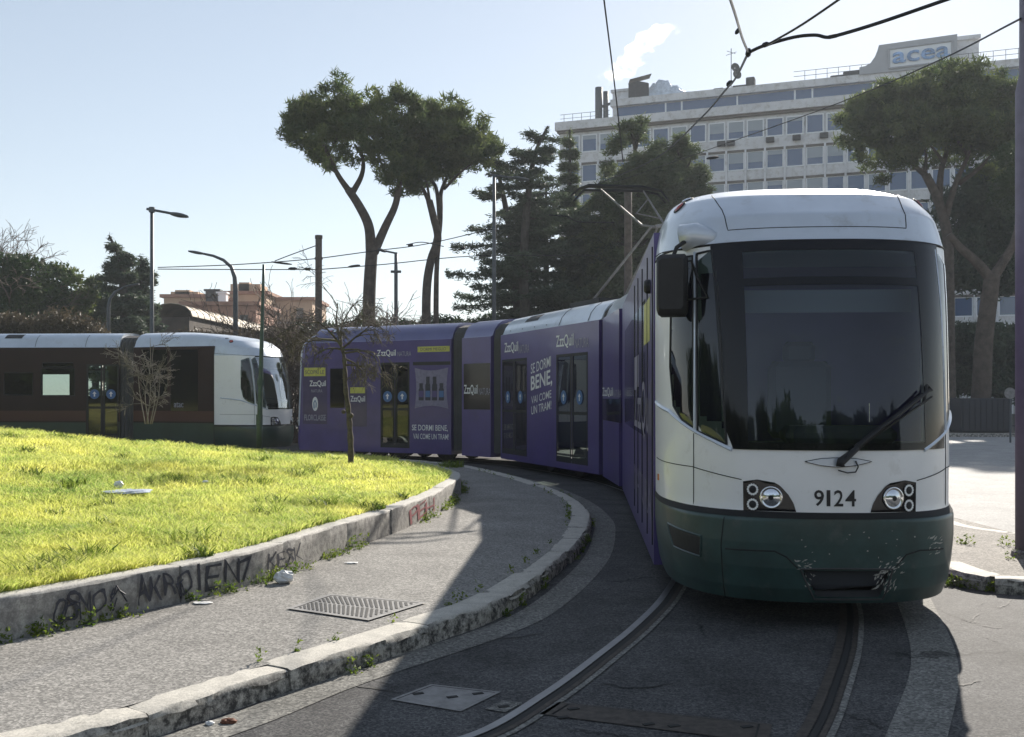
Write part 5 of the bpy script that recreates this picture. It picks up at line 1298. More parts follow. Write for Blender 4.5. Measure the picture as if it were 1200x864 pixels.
mass('undergrowth', [(x, 440+6*math.sin(x), 30+6*math.sin(x*.5)) for x in range(1085, 1215, 14)]+[(x, 330+22*math.sin(x*.9), 30) for x in range(1100, 1215, 14)]+[(x, 250+18*math.sin(x*.9), 28) for x in range(1130, 1215, 12)]+[(x, 210, 22) for x in range(1150, 1215, 12)]+[(x, 290, 26) for x in range(1118, 1215, 12)]+[(x, 385+22*math.sin(x*.9), 28) for x in range(1090, 1215, 14)]+[(x, 402+5*math.sin(x), 15) for x in range(1092, 1215, 13)]+[(x, 222+6*math.sin(x), 20) for x in range(1135, 1215, 12)], 76, 4, 94, 'cedar', 'dark ivy and evergreen thicket behind the big pine on the right', .46, 85)
# --- big pine on the right, two trunks
Y = 66
t = MB(); limb(t, [(1113, 500), (1112, 400), (1112, 330), (1110, 275), (1098, 232), (1085, 205)], Y, px(Y, 8), px(Y, 5)); limb(t, [(1088, 208), (1072, 195), (1058, 180), (1040, 165)], Y, px(Y, 4), px(Y, 1)); limb(t, [(1100, 235), (1103, 200), (1110, 170), (1100, 140)], Y, px(Y, 5), px(Y, 1.2), dy=1)
limb(t, [(1108, 255), (1120, 215), (1135, 180), (1140, 150)], Y, px(Y, 4.5), px(Y, 1.2), dy=-1.5); limb(t, [(1124, 215), (1150, 195), (1170, 170)], Y, px(Y, 3), px(Y, 1)); limb(t, [(1083, 207), (1085, 180), (1078, 150)], Y, px(Y, 3), px(Y, .8), dy=1); limb(t, [(1106, 190), (1085, 165), (1062, 150)], Y, px(Y, 2), px(Y, .7), dy=-2); limb(t, [(1134, 182), (1120, 160), (1118, 130)], Y, px(Y, 2), px(Y, .7), dy=-2)
bigl = fill([(984,145),(990,124),(1012,112),(1035,101),(1060,96),(1090,93),(1120,93),(1150,96),(1180,98),(1215,104),(1235,130),(1225,190),(1200,205),(1170,196),(1150,188),(1120,184),(1095,178),(1072,192),(1055,203),(1035,190),(1010,172),(992,160)], 8, 15, 215, 5, .55)
cl = pxclumps(bigl, Y, 6.0, 103, 3, 1110, 125, .2); pts = clump_points(cl, 190, 16, .6, .45, .35)
treeobj('umbrella_pine', (P(1112, 464, Y).x, Y, 0), 'huge umbrella pine with a flat dense crown, right of the tram hood, before the office', GT, t, 'bark_pine', tri_leaves(pts, .38, 3, 28, .55, .13), 'pine')
Y = 44
t = MB(); limb(t, [(1146, 500), (1150, 460), (1153, 400), (1160, 345), (1163, 322)], Y, px(Y, 13), px(Y, 9)); limb(t, [(1162, 328), (1145, 308), (1125, 290), (1112, 275)], Y, px(Y, 7), px(Y, 4)); limb(t, [(1163, 326), (1175, 308), (1188, 285), (1196, 250), (1200, 210)], Y, px(Y, 7), px(Y, 3))
cl = pxclumps([(1205, 190, 24), (1225, 170, 26), (1190, 215, 18), (1215, 220, 22), (1240, 200, 24)], Y, 3, 105, 3); pts = clump_points(cl, 350, 17, .7, .45, .6)
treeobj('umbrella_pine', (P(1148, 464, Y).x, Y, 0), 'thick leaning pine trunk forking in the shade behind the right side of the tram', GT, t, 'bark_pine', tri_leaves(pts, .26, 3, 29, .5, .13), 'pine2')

# --- small trees on the lawn
t = MB(); Yt = 17.0; b = P(411, 548, Yt); rn = random.Random(23)
pt_ = [P(x, y, Yt) for x, y in ((411, 552), (411, 530), (410, 505), (408, 480), (405, 455), (404, 430), (402, 412), (396, 398))]
q = catmull(pt_, 5); t.tube(q, [.055-.028*i/(len(q)-1)+.006*math.sin(i*1.7) for i in range(len(q))], 9)
for c_ in ((411, 487, .05), (402, 483, .035)): 
    p = P(c_[0], c_[1], Yt); t.lathe(p, (.6, -.6, .3), [(-.03, .01), (0, c_[2]), (.03, .035), (.05, .005)], 10)
for (x, y, dx, dz, L, lv) in ((396, 400, -.9, .55, .62, 4), (398, 402, -.6, .9, .6, 4), (402, 410, .9, .35, .6, 4), (403, 414, 1.1, .12, .55, 4), (400, 404, .25, 1., .55, 4), (398, 402, -.15, 1.1, .75, 4), (403, 420, .8, -.05, .42, 3), (401, 410, -.9, .1, .45, 3), (404, 428, 1., .2, .35, 3), (397, 400, -1.2, .3, .7, 4), (402, 408, .6, .7, .6, 4)):
    twigs(t, P(x, y, Yt), Vector((dx, rn.gauss(0, .4), dz)), L, .020, lv, rn, droop=.8, spread=.62, end=.0035)
treeobj('bare_tree', b, 'small leafless tree with a mossy trunk on the lawn, in front of the purple tram', None, t, 'bark_moss', cat='tree')
t = MB(); Yt = 23.5; rn = random.Random(29); b = P(173, 496, Yt)
for k, (x0, xm, x, y) in enumerate(((174, 170, 176, 396), (176, 182, 180, 404), (172, 176, 166, 410), (178, 186, 196, 418), (170, 164, 150, 425))):
    limb(t, [(x0, 497), (xm, 462), ((xm+x)/2+3*(-1)**k, 430), (x, y)], Yt, .013, .005, 6)
for k in range(17):
    f = rn.uniform(.1, .95); y_ = 490-f*88; twigs(t, P(174+rn.uniform(-3, 5), y_, Yt), Vector((rn.choice((-1, 1))*rn.uniform(.5, 1.3), rn.gauss(0, .4), rn.uniform(.2, .9))), rn.uniform(.32, .62), .008, 3, rn, droop=.1, spread=.5, end=.004)
treeobj('bare_tree', b, 'pale stemmed leafless shrubby tree in front of the maroon tram', None, t, 'bark_pale', cat='tree')
t = MB(); rn = random.Random(31)
for (x, y, L) in ((455, 225, 1.2), (462, 228, 1.5), (470, 232, 1.7), (478, 240, 1.5)): twigs(t, P(x, y, 52), Vector((.5, .1, -.6)), L, .03, 3, rn, droop=.5, spread=.4, end=.012)

# ------------------------------------------------------------------ poles, lamps, wires
def postlamp(name, label, base, pts, r0, r1, mat='pole_grey', head=None, cat='street lamp', group='street lamps', extra=()):
    """pts: (px, py, Y) from the foot up"""
    q = [P(*p) for p in pts]; q[0].z = base; r = empty(name, q[0].copy(), label, cat, group); mb = MB(); k = len(q)
    mb.tube(q, [r0+(r1-r0)*i/(k-1) for i in range(k)], 10); obj('pole', mb, mat, r, smooth=True)
    mb = MB(); mb.box((q[0].x, q[0].y, base+.15), (r0*3.2, r0*3.2, .3), bev=.02); obj('pole_base', mb, mat, r)
    if head:
        (x0, y0), (x1, y1), Yh, th = head; a, b_ = P(x0, y0, Yh), P(x1, y1, Yh); d = (b_-a); m_ = MB(); n_ = 8; rows = []
        for i in range(6):
            t_ = i/5; w_ = th*(.5+1.0*math.sin(PI*min(1, .12+t_*.8))); c = a+d*t_; rows.append([c+Vector((0, math.cos(2*PI*j/n_)*w_*1.6, math.sin(2*PI*j/n_)*w_*.6)) for j in range(n_+1)])
        m_.grid(rows); m_.add(rows[0][:-1], [tuple(range(n_))]); m_.add(rows[-1][:-1], [tuple(range(n_))[::-1]]); obj('lamp_head', m_, mat, r, smooth=True)
    for e in extra:
        m_ = MB(); m_.tube([P(*p) for p in e[1]], e[2], 6); obj(e[0], m_, mat, r)
    return r
postlamp('street_lamp', 'tall straight lamp post with a flat arm, rising above the left tram', 0, [(178, 500, 44), (178, 388, 44), (178, 245, 44)], .10, .07, head=((200, 250.5), (220, 254), 44, .12), extra=[('lamp_arm', [(172, 245, 44), (205, 251, 44)], .06), ('pole_top', [(178, 249, 44), (178, 243, 44)], .13)])
postlamp('street_lamp', 'lamp post with a long curved neck left of the green pole', 0, [(276, 500, 46), (276, 340, 46), (275, 325, 46), (271, 313, 46), (262, 305, 46), (250, 300, 46), (236, 297, 46)], .12, .05, 'pole_grey', head=((239, 297.6), (221, 294.5), 46, .08))
postlamp('street_lamp', 'small curved lamp post in front of the dark trees at the left', 0, [(127, 500, 56), (127, 360, 56), (129, 350, 56), (135, 342, 56), (147, 336, 56)], .11, .05, 'pole_grey', head=((145, 336.5), (163, 333), 56, .08))
postlamp('street_lamp', 'lamp post with a small bracket between the two umbrella pines', 0, [(464, 500, 50), (464, 320, 50), (464, 296, 50)], .10, .08, head=((452, 295), (443, 292), 50, .09), extra=[('lamp_arm', [(464, 297, 50), (450, 294, 50)], .05), ('crossbar', [(458, 318.5, 50), (470, 318.5, 50)], .07)])
postlamp('street_lamp', 'tall dark slender lamp post in front of the open cedar', 0, [(579, 500, 45), (579, 300, 45), (579, 206, 45)], .11, .07, head=((600, 208), (620, 211), 45, .09), extra=[('lamp_arm', [(574, 205, 45), (603, 208.5, 45)], .045)])
def pole(name, label, pts, r0, r1, mat, base=0., cat='pole', extra=()):
    q = [P(*p) for p in pts]; q[0].z = base; r = empty(name, q[0].copy(), label, cat); mb = MB(); k = len(q); q2 = [q[0].lerp(q[-1], i/8) for i in range(9)]
    mb.tube(q2, [r0+(r1-r0)*i/8 for i in range(9)], 12); obj('shaft', mb, mat, r, smooth=True)
    for e in extra: m_ = MB(); m_.tube([P(*p) for p in e[1]], e[2], 8); obj(e[0], m_, e[3] if len(e) > 3 else mat, r)
    return r
pole('wire_pole', 'weathered square shouldered pole carrying the overhead wires, right of the green pole', [(373, 500, 40), (373.5, 278, 40)], .15, .13, 'pole_wood', extra=[('pole_cap', [(373.5, 280, 40), (373.5, 276, 40)], .15), ('clamp', [(369, 303, 40), (378, 303, 40)], .05, 'wire')])
g_ = P(303, 520, 22.0)
pole('wire_pole', 'green tapered steel pole planted in the lawn', [(303.5, 520, 22), (309, 310, 22)], .065, .028, 'pole_green', base=g_.z-.1, extra=[('collar', [(304.9, 452, 22), (305.3, 445, 22)], .075), ('collar', [(303.8, 500, 22), (304.0, 486, 22)], .072)])
pole('wire_pole', 'brown pole seen through the pantograph in front of the dark conifers', [(736, 500, 30), (736, 218, 30)], .13, .11, 'pole_wood')
q = P(1192.5, 640, 9.75); rp = empty('wire_pole', (4.98, 9.75, .11), 'thick purplish grey pole cut off by the right edge of the photo', 'pole'); mb = MB()
mb.tube([(4.955, 9.75, .11), (4.955, 9.75, 4.55), (4.965, 9.75, 4.72), (4.975, 9.75, 9.5)], [.15, .15, .125, .12], 20); obj('shaft', mb, 'pole_purple', rp, smooth=True)
mb = MB(); mb.lathe((4.955, 9.75, .118), (0, 0, 1), [(0, .19), (.05, .18), (.07, .155)], 20); obj('pole_foot', mb, 'concrete', rp)
def wire(label, runs, r=.012, fittings=(), group='overhead wires', wm=1.):
    p0 = P(*runs[0][0]); root = empty('overhead_wire', p0, label, 'wire', group)
    for k, run in enumerate(runs):
        m_ = MB(); q = [P(*p) for p in run]; q = catmull(q, 5) if len(q) > 2 else q
        m_.tube(q, r if not isinstance(r, (list, tuple)) else r[k], 5, cap=False); obj('cable', m_, 'wire', root)
    for f_ in fittings:
        m_ = MB(); a, b_ = P(*f_[0]), P(*f_[1]); m_.tube([a, a.lerp(b_, .25), a.lerp(b_, .75), b_], [f_[2]*.5, f_[2], f_[2], f_[2]*.5], 8); obj('insulator', m_, 'wire', root)
    return root
wire('single wire dropping from the top edge toward the conifers, left of the smoke', [[(704, -30, 12), (722, 115, 16), (730, 190, 19)]], .011)
wire('contact wire meeting the pantograph, with the knotted junction above it', [[(877, 62, 8.0), (862, 92, 10), (850, 106, 11), (820, 140, 14), (768, 186, 18), (700, 216, 21)], [(877, 62, 8.0), (870, 45, 7.6), (862, 18, 7.0), (852, -12, 6.5)], [(877, 62, 8.0), (895, 54, 7.9), (930, 44, 7.8), (955, 41.5, 7.7), (968, 44, 7.7), (980, 42, 7.7), (1030, 27, 7.5), (1120, -4, 7.2)], [(897, 54, 7.9), (940, 29, 7.4), (1000, -12, 6.8)]],
     [.011, .010, .014, .009], [((876, 67, 8), (878, 57, 8), .022), ((862, 40, 7.5), (867, 33, 7.5), .015), ((968, 44.5, 7.7), (984, 41, 7.7), .016), ((852, 101, 11), (858, 95, 11), .028), ((893, 54, 7.9), (901, 51, 7.9), .02)])
wire('long straight wire running from the right pole down across the office building', [[(1196, 22, 9.7), (1100, 71, 14), (985, 120, 20), (860, 165, 28), (720, 214, 36)]], .011, [((828, 186, 24), (842, 184, 24), .035)])
wire('pair of wires from the wooden pole to the far left, above the curved lamp', [[(373, 303, 40), (325, 307, 40), (260, 311, 41), (185, 313.5, 44)], [(373, 287, 40), (340, 299, 40), (322, 306, 40)], [(185, 315.5, 44), (280, 316, 42), (373, 316, 40)]], .02, [((318, 307, 40), (342, 310, 40), .04), ((338, 315, 40), (348, 315, 40), .06), ((357, 315.5, 40), (364, 315.5, 40), .06)])
wire('pair of wires from the wooden pole rightwards across the umbrella pine trunks', [[(374, 303, 40), (440, 294, 42), (500, 286, 44), (578, 268, 45)], [(374, 316, 40), (450, 310, 42), (560, 300, 46), (700, 300, 48)], [(476, 287, 44), (495, 284, 44), (520, 289, 44)]], .02, [((478, 288, 44), (484, 287, 44), .07), ((408, 313, 41), (422, 311, 41), .05), ((540, 291, 46), (545, 291, 46), .07)])
wire('bracket wires behind the pantograph, across the dark conifers', [[(643, 252, 26), (665, 254, 26), (678, 260, 26), (720, 261, 26)], [(735, 230, 30), (735, 320, 30)]], .018)

# round sign seen from behind and dark grey cabinet, on the right
r = empty('road_sign', (P(1184, 500, 36).x, 36, 0), 'small round sign seen from behind by the far kerb at the right', 'sign'); mb = MB()
mb.tube([(P(1184, 500, 36).x, 36, 0), P(1184, 462, 36)], .035, 8); obj('post', mb, 'pole_grey', r); mb = MB(); mb.lathe(P(1183, 461, 36)+Vector((0, -.05, 0)), (0, 1, 0), [(0, .001), (0, .20), (.03, .20)], 20); obj('sign_plate', mb, 'iron', r)
c = P(1157, 480, 42.2); r = empty('metal_container', (c.x, 42.4, .13), 'dark blue grey metal container standing beyond the side road', 'container'); mb = MB(); mb.box((c.x, 42.9, .85), (2.1, 1.3, 1.4), bev=.03); obj('shell', mb, 'fence', r)
mb = MB()
for k in range(9): mb.box((c.x-.95+k*.237, 42.23, .85), (.03, .03, 1.3))
obj('ribs', mb, 'fence', r)
# iron railing along the far side of the side road
r = empty('iron_railing', (11, 44.5, .13), 'dark iron railing along the far side of the side road', 'railing')
mb = MB()
for z in (.35, 1.45): mb.box((20, 44.5, z), (26, .04, .05))
obj('rail', mb, 'fence', r); mb = MB()
for k in range(150): mb.box((7.2+k*.17, 44.5, .85), (.022, .022, 1.45))
tag(obj('bars', mb, 'fence', r), kind='stuff')

# ------------------------------------------------------------------ office building
bo, bd = Vector((36, 113, 0)), Vector((-.94, .342, 0)).normalized(); bn = Vector((-bd.y, bd.x, 0)); bn = bn if bn.y < 0 else -bn
def B(s, d, h): p = bo+bd*s-bn*d; return Vector((p.x, p.y, h))     # s along the front (to the left), d depth behind the front
def sB(px_): k = (px_-CX)/F; return (k*bo.y-bo.x)/(bd.x-k*bd.y)
def bbox(mb, s0, s1, d0, d1, h0, h1):
    c = [B(s0, d0, 0), B(s1, d0, 0), B(s1, d1, 0), B(s0, d1, 0)]; vs = [(p.x, p.y, h0) for p in c]+[(p.x, p.y, h1) for p in c]
    return mb.add(vs, [(0, 3, 2, 1), (4, 5, 6, 7), (0, 1, 5, 4), (1, 2, 6, 5), (2, 3, 7, 6), (3, 0, 4, 7)])
office = empty('office_building', bo, 'long pale office block of many storeys with a logo sign on its roof', 'building')
S_L, S_R, S_M = sB(656), -27., sB(717)
mb = MB(); bbox(mb, S_R, S_L, 0, 16, 0, 33.6); obj('wall', mb, 'bld', office)
mb = MB(); bbox(mb, S_R-.4, S_L+.4, -.75, 16.4, 33.6, 34.6); obj('cornice', mb, 'bld_band', office)
mb = MB(); bbox(mb, S_R-.2, S_L+.2, -.5, 16.2, 33.32, 33.598); obj('cornice_joint', mb, 'bld_dark', office)  # dark bronze band directly under the cornice
mb = MB(); bbox(mb, S_R+2, S_M, 1.0, 15, 34.6, 36.2); top_ = obj('top_storey', mb, 'bld', office)
mb = MB(); bbox(mb, S_R+1.6, S_M+.3, .4, 15.4, 36.2, 37.0); obj('roof_slab', mb, 'bld_band', office)
floors = [33.4-3.45*k for k in range(1, 9)]
mb = MB(); mb2 = MB()
for k, z in enumerate(floors):
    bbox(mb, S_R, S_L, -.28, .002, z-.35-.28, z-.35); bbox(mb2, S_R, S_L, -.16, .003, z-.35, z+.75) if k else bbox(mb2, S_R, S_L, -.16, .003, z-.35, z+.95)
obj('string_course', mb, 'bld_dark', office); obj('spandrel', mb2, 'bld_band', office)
mb = MB()
s = S_R+.3
while s < S_L: bbox(mb, s-.11, s+.11, -.42, .0, 3, floors[0]-.3); s += 2.16
obj('pilasters', mb, 'bld', office)
# one window, then copies
def mkwin(w_, h_):
    mb = MB(); th = .13
    for x0, x1, z0, z1 in ((-w_/2, w_/2, 0, th), (-w_/2, w_/2, h_-th, h_), (-w_/2, -w_/2+th, th, h_-th), (w_/2-th, w_/2, th, h_-th)):
        a, b_ = x0, x1; c = [bd*a-bn*0, bd*b_, bd*b_-bn*.12, bd*a-bn*.12]; vs = [(p.x, p.y, z0) for p in c]+[(p.x, p.y, z1) for p in c]; mb.add(vs, [(0, 3, 2, 1), (4, 5, 6, 7), (0, 1, 5, 4), (1, 2, 6, 5), (2, 3, 7, 6), (3, 0, 4, 7)])
    pn = MB(); o_ = -bn*.05; pn.quad(*[bd*a+o_+Vector((0, 0, z)) for a, z in ((-w_/2+th, th), (w_/2-th, th), (w_/2-th, h_-th), (-w_/2+th, h_-th))])
    bl = MB(); o_ = -bn*.03; bl.quad(*[bd*a+o_+Vector((0, 0, z)) for a, z in ((-w_/2+th, h_*.72), (w_/2-th, h_*.72), (w_/2-th, h_-th), (-w_/2+th, h_-th))])
    return mb, pn, bl
def winproto():
    mb, pn, bl = mkwin(1.90, 2.12); base = rootloc(office)
    for m_ in (mb, pn, bl): m_.v = [(v[0]+base.x, v[1]+base.y, v[2]+base.z) for v in m_.v]
    w_ = obj('window', mb, 'bld_white', office); p_ = obj('pane', pn, 'bld_glass', w_); b_ = obj('blind', bl, 'blind', w_); return w_, p_, b_
W0, P0, B0 = winproto()
mb_ = MB(); o_ = -bn*.03; base_ = rootloc(office)
mb_.quad(*[bd*a+o_+base_+Vector((0, 0, z)) for a, z in ((-.82, .85), (.82, .85), (.82, 1.99), (-.82, 1.99))]); B1me = obj('blind', mb_, 'blind', W0); cnt = 0; rest = []; first = True; rw = random.Random(3)
s = S_R+.3+1.08
cols = []
while s < S_L-.8: cols.append(s); s += 2.16
for k in range(8):
    zb = floors[k]+.76+(.12 if k == 0 else 0)
    for s_ in cols:
        p = B(s_, -.20, zb); x_ = CX+F*p.x/p.y; y_ = HY-F*(p.z-H)/p.y
        vis = k < 4 and (655 < x_ < 715 or 770 < x_ < 1100) and y_ < 245
        if vis and cnt < 98:
            if first: w_, p_, b_ = W0, P0, B0; first = False
            else:
                w_ = W0.copy(); COL.objects.link(w_); w_.parent = office; p_ = P0.copy(); COL.objects.link(p_); p_.parent = w_
                if rw.random() < .6: b_ = (B0 if rw.random() < .6 else B1me).copy(); COL.objects.link(b_); b_.parent = w_
            w_.location = p-office.location; cnt += 1
        else: rest.append((s_, zb))
bs_ = B0.location.copy()
mb = MB(); mg = MB()
for s_, zb in rest:
    bbox(mb, s_-.95, s_+.95, -.19, .001, zb, zb+2.12); bbox(mg, s_-.82, s_+.82, -.20, -.1, zb+.13, zb+1.99)
tag(obj('window_frames', mb, 'bld_white', office), kind='stuff'); tag(obj('window_panes', mg, 'bld_glass', office), kind='stuff')
# ribbon windows of the set back top storey
mb = MB(); bbox(mb, S_R+2.3, S_M-.4, .93, 1.0, 34.75, 36.1); obj('ribbon_window', mb, 'bld_glass', top_)
mb = MB(); s = S_R+2.3
k = 0
while s < S_M-.4: bbox(mb, s-.09, s+.09, .88, 1.0, 34.7, 36.15); k += 1; s += 6.4 if k % 3 else 1.9
obj('mullions', mb, 'bld_white', top_)
# balcony railing under the cornice row: air conditioners
acm = MB(); acm.box((0, 0, 0), (.9, .4, .6), math.atan2(bd.y, bd.x), bev=.05)
for k, x_ in enumerate((846, 857, 903, 934, 966)):
    p = B(sB(x_), -.55, floors[0]+.45); m_ = MB(); m_.add([(v[0]+p.x, v[1]+p.y, v[2]+p.z) for v in acm.v], acm.f); o_ = obj('air_conditioner', m_, 'bellows', loc=p)
    tag(o_, ('%s air conditioning box under the top full window row' % ('leftmost', 'second from left', 'third from left', 'fourth from left', 'rightmost')[k]), 'air conditioner', 'air conditioners on the office front')
# sign block
s0, s1 = sB(1122), sB(1007); zt0, zt1 = 41.5, 41.2
sg = empty('roof_sign', B(s1, .2, 37), 'grey rooftop wall with a white panel and big blue lowercase logo letters', 'sign')
def hz(px_, py_, d=.2):
    s_ = sB(px_); p = B(s_, d, 0); return s_, H-(py_-HY)*p.y/F
outl = [hz(1007, 92), hz(1007, 79), hz(1014, 77.5), hz(1020, 74), hz(1025, 67), hz(1028, 60), hz(1030, 53), hz(1122, 40), hz(1122, 80)]
outl[0] = (outl[0][0], 36.9); outl[-1] = (outl[-1][0], 36.9)
mb = MB(); n = len(outl); vs = [B(s_, .2, z) for s_, z in outl]+[B(s_, 9, z) for s_, z in outl]; mb.add(vs, [tuple(range(n)), tuple(range(2*n-1, n-1, -1))]+[(i, (i+1) % n, n+(i+1) % n, n+i) for i in range(n)]); obj('sign_wall', mb, 'sign_grey', sg)
pn = [hz(1042, 58, .15), hz(1116, 48, .15), hz(1116, 72, .15), hz(1042, 80.5, .15)]; mb = MB(); mb.add([B(s_, .15, z) for s_, z in pn], [(0, 1, 2, 3)]); obj('sign_panel', mb, 'sign_white', sg)
mb = MB()
for a, b_ in zip(pn, pn[1:]+pn[:1]): mb.tube([B(a[0], .12, a[1]), B(b_[0], .12, b_[1])], .12, 4)
obj('panel_rim', mb, 'sign_grey', sg)
vs, fs = textmesh('acea', .012, 1.0); l0 = hz(1046, 75, .05); l1 = hz(1113, 66, .05); l2 = hz(1046, 62, .05); l3 = hz(1113, 53.5, .05)
for d_, nm, mt in ((.0, 'logo_letters', 'sign_blue'),):
    V1 = []
    for x, y in vs:
        s_ = l0[0]+(l1[0]-l0[0])*x; z = (l0[1]+(l1[1]-l0[1])*x)*(1-y)+(l2[1]+(l3[1]-l2[1])*x)*y; V1.append((s_, z))
    n = len(V1); mb = MB(); mb.add([B(s_, -.05, z) for s_, z in V1]+[B(s_, .12, z) for s_, z in V1], fs+[tuple(i+n for i in f) for f in fs])
    ed = {}
    for f in fs:
        for i in range(len(f)):
            e = (f[i], f[(i+1) % len(f)]); ed[tuple(sorted(e))] = ed.get(tuple(sorted(e)), 0)+1
    mb.f += [(a, b_, b_+n, a+n) for (a, b_), c_ in ed.items() if c_ == 1]; mb.m = [0]*len(mb.f); obj(nm, mb, mt, sg)
mb = MB(); bbox(mb, sB(1150), s0, 3, 12, 37, 40.3); bbox(mb, sB(1152), s0-.02, 2.6, 12.4, 40.3, 40.7); obj('rear_block', mb, 'bld', sg)
mb = MB()
for k in range(24): p = B(S_R+3+k*1.2, .6, 37.0); mb.tube([p, p+Vector((0, 0, 1.1))], .03, 4)
for z in (37.55, 38.1): mb.tube([B(S_R+3, .6, z), B(S_R+3+24*1.2, .6, z)], .03, 4)
obj('roof_railing', mb, 'pole_grey', office)
mb = MB(); s = S_M+.5
while s < S_L: p = B(s, .2, 34.6); mb.tube([p, p+Vector((0, 0, 1.1))], .03, 4); s += 1.1
mb.tube([B(S_M+.3, .2, 35.7), B(S_L, .2, 35.7)], .03, 4); mb.tube([B(S_M+.3, .2, 35.2), B(S_L, .2, 35.2)], .025, 4); obj('terrace_railing', mb, 'pole_grey', office)
# roof clutter
def onroof(px_, z, d=3): return B(sB(px_), d, z)
r = empty('chimney_stack', onroof(694, 34.6, 3), 'pair of grey flue pipes on the left terrace of the office roof', 'chimney'); mb = MB()
for dx, w_, z1 in ((0, .45, 39.4), (.85, .32, 38.9)): p = onroof(694, 34.6, 3)+Vector((dx, 0, 0)); mb.tube([p, Vector((p.x, p.y, z1))], w_, 12); obj('flue', mb, 'pole_grey', r, smooth=True); mb = MB()
mb.tube([onroof(696, 37, 3), onroof(712, 37.4, 3)], .18, 8); obj('duct', mb, 'pole_grey', r)
mb = MB(); bbox(mb, sB(738), sB(713), 2, 8, 34.6, 38.3); bbox(mb, sB(738)-.2, sB(713)+.2, 1.8, 8.2, 38.3, 38.6); tag(obj('plant_room', mb, 'bld', loc=onroof(725, 34.6)), 'pale rooftop plant room beside the flue pipes', 'rooftop hut')
r_ = random.Random(9)
mb = MB(); rows = []
for j in range(9):
    row = []
    for i in range(25):
        u_ = i/24; pxx = 741+70*u_; zt = 37+2.6*(math.sin(PI*min(1, u_*1.3)) if u_ < .6 else (1-u_)*1.9)*math.sin(PI*j/8)**.6
        p = B(sB(pxx), 2+3*j/8, zt+.5*mnoise.noise(Vector((i*.6, j*.9, 2)))*math.sin(PI*j/8)); row.append(p)
    rows.append(row)
mb.grid(rows); tag(obj('tarpaulin', mb, 'plastic_sheet', loc=onroof(775, 37)), 'shiny pale blue crumpled sheeting draped over rooftop gear', 'tarpaulin')
mb = MB(); c = onroof(744, 38.0, 2); mb.box(c, (2.0, 1.6, 2.2), .5, bev=.1); mb.add([c+Vector((-1.2, -1.2, 1.2)), c+Vector((1.4, -1.2, 1.9)), c+Vector((1.4, .8, 1.9)), c+Vector((-1.2, .8, 1.2))], [(0, 1, 2, 3)]); tag(obj('roof_hatch', mb, 'bellows', loc=c), 'dark tilted hatch box at the left end of the rooftop sheeting', 'hatch')
r = empty('antenna_mast', onroof(854, 37, 2), 'thin antenna mast with dishes on the office roof', 'antenna'); mb = MB(); b_ = onroof(854, 37, 2); mb.tube([b_, b_+Vector((0, 0, 5))], .05, 5); mb.tube([b_+Vector((-.6, 0, 4.2)), b_+Vector((.6, 0, 4.6))], .03, 4); mb.tube([b_+Vector((-.5, 0, 4.7)), b_+Vector((.5, 0, 4.4))], .03, 4); obj('mast', mb, 'pole_grey', r)
for z, x_ in ((2.7, .4), (1.9, .6)): mb = MB(); mb.lathe(b_+Vector((x_, -.1, z)), (.3, -1, .1), [(0, .05), (.1, .4), (.16, .55)], 14); obj('dish', mb, 'bellows', r)
for k, (x_, w_, h_) in enumerate(((838, 1.2, .7), (866, 2.2, .8), (876, 1.0, 1.6), (986, 2.6, .8), (998, 2.0, 1.1), (940, .8, .5))):
    c = onroof(x_, 37+h_/2, 3); mb = MB(); mb.box(c, (w_, 1.2, h_), -.35, bev=.08)
    tag(obj('roof_unit', mb, 'bellows', loc=c), '%s small dark box on the office roof edge' % ('leftmost of the scattered', 'widest left', 'tallest left', 'first of the pair by the sign,', 'taller of the pair by the sign,', 'lone lowest')[k], 'roof unit', 'small boxes on the office roof')
# white low building glimpsed under the trees
c = P(1145, 405, 86); mb = MB(); mb.box((c.x, 88, 3.9), (20, 4, 7.8)); lowb = empty('low_building', (c.x, 88, 0), 'pale low building glimpsed through the dark thicket on the right', 'building'); obj('wall', mb, 'bld_white', lowb)
mb = MB()
for k in range(8): mb.box((c.x-7+k*2, 85.95, 5.8), (1.1, .1, 1.5))
obj('window', mb, 'bld_glass', lowb)

# ------------------------------------------------------------------ left background
def house(label, x0, x1, ytop, Y, mat, storeys, seed, name='apartment_building', dep=10, wins=True, steps=()):
    a, b_ = P(x0, ytop, Y), P(x1, ytop, Y); c = (a+b_)/2; r = empty(name, (c.x, Y+dep/2, 0), label, 'building', 'ochre buildings on the hill'); mb = MB(); mb.box((c.x, Y+dep/2, a.z/2), (b_.x-a.x, dep, a.z)); obj('wall', mb, mat, r)
    mb = MB(); mb.box((c.x, Y+dep/2, a.z+.2), (b_.x-a.x+.8, dep+.8, .4)); obj('roof', mb, 'ochre2', r)
    rn = random.Random(seed)
    if wins:
        mb = MB(); nw = max(2, int((b_.x-a.x)/2.6))
        for s_ in range(storeys):
            for k in range(nw):
                x = a.x+(k+.5)*(b_.x-a.x)/nw; w_ = rn.choice((.9, 1.1, 1.8)); mb.box((x, Y-.02, a.z-1.8-3.1*s_), (w_, .1, 1.5))
        obj('windows', mb, 'bld_dark', r)
        mb = MB()
        for s_ in range(storeys): mb.box((c.x, Y-.35, a.z-3.0-3.1*s_), ((b_.x-a.x)*.9, .7, .18))
        obj('balconies', mb, 'bld', r)
    for (sx0, sx1, sy) in steps:
        a2, b2_ = P(sx0, sy, Y+2), P(sx1, sy, Y+2); mb = MB(); mb.box(((a2.x+b2_.x)/2, Y+4, (a.z+a2.z)/2), (b2_.x-a2.x, 4, a2.z-a.z)); obj('penthouse', mb, mat, r)
    return r
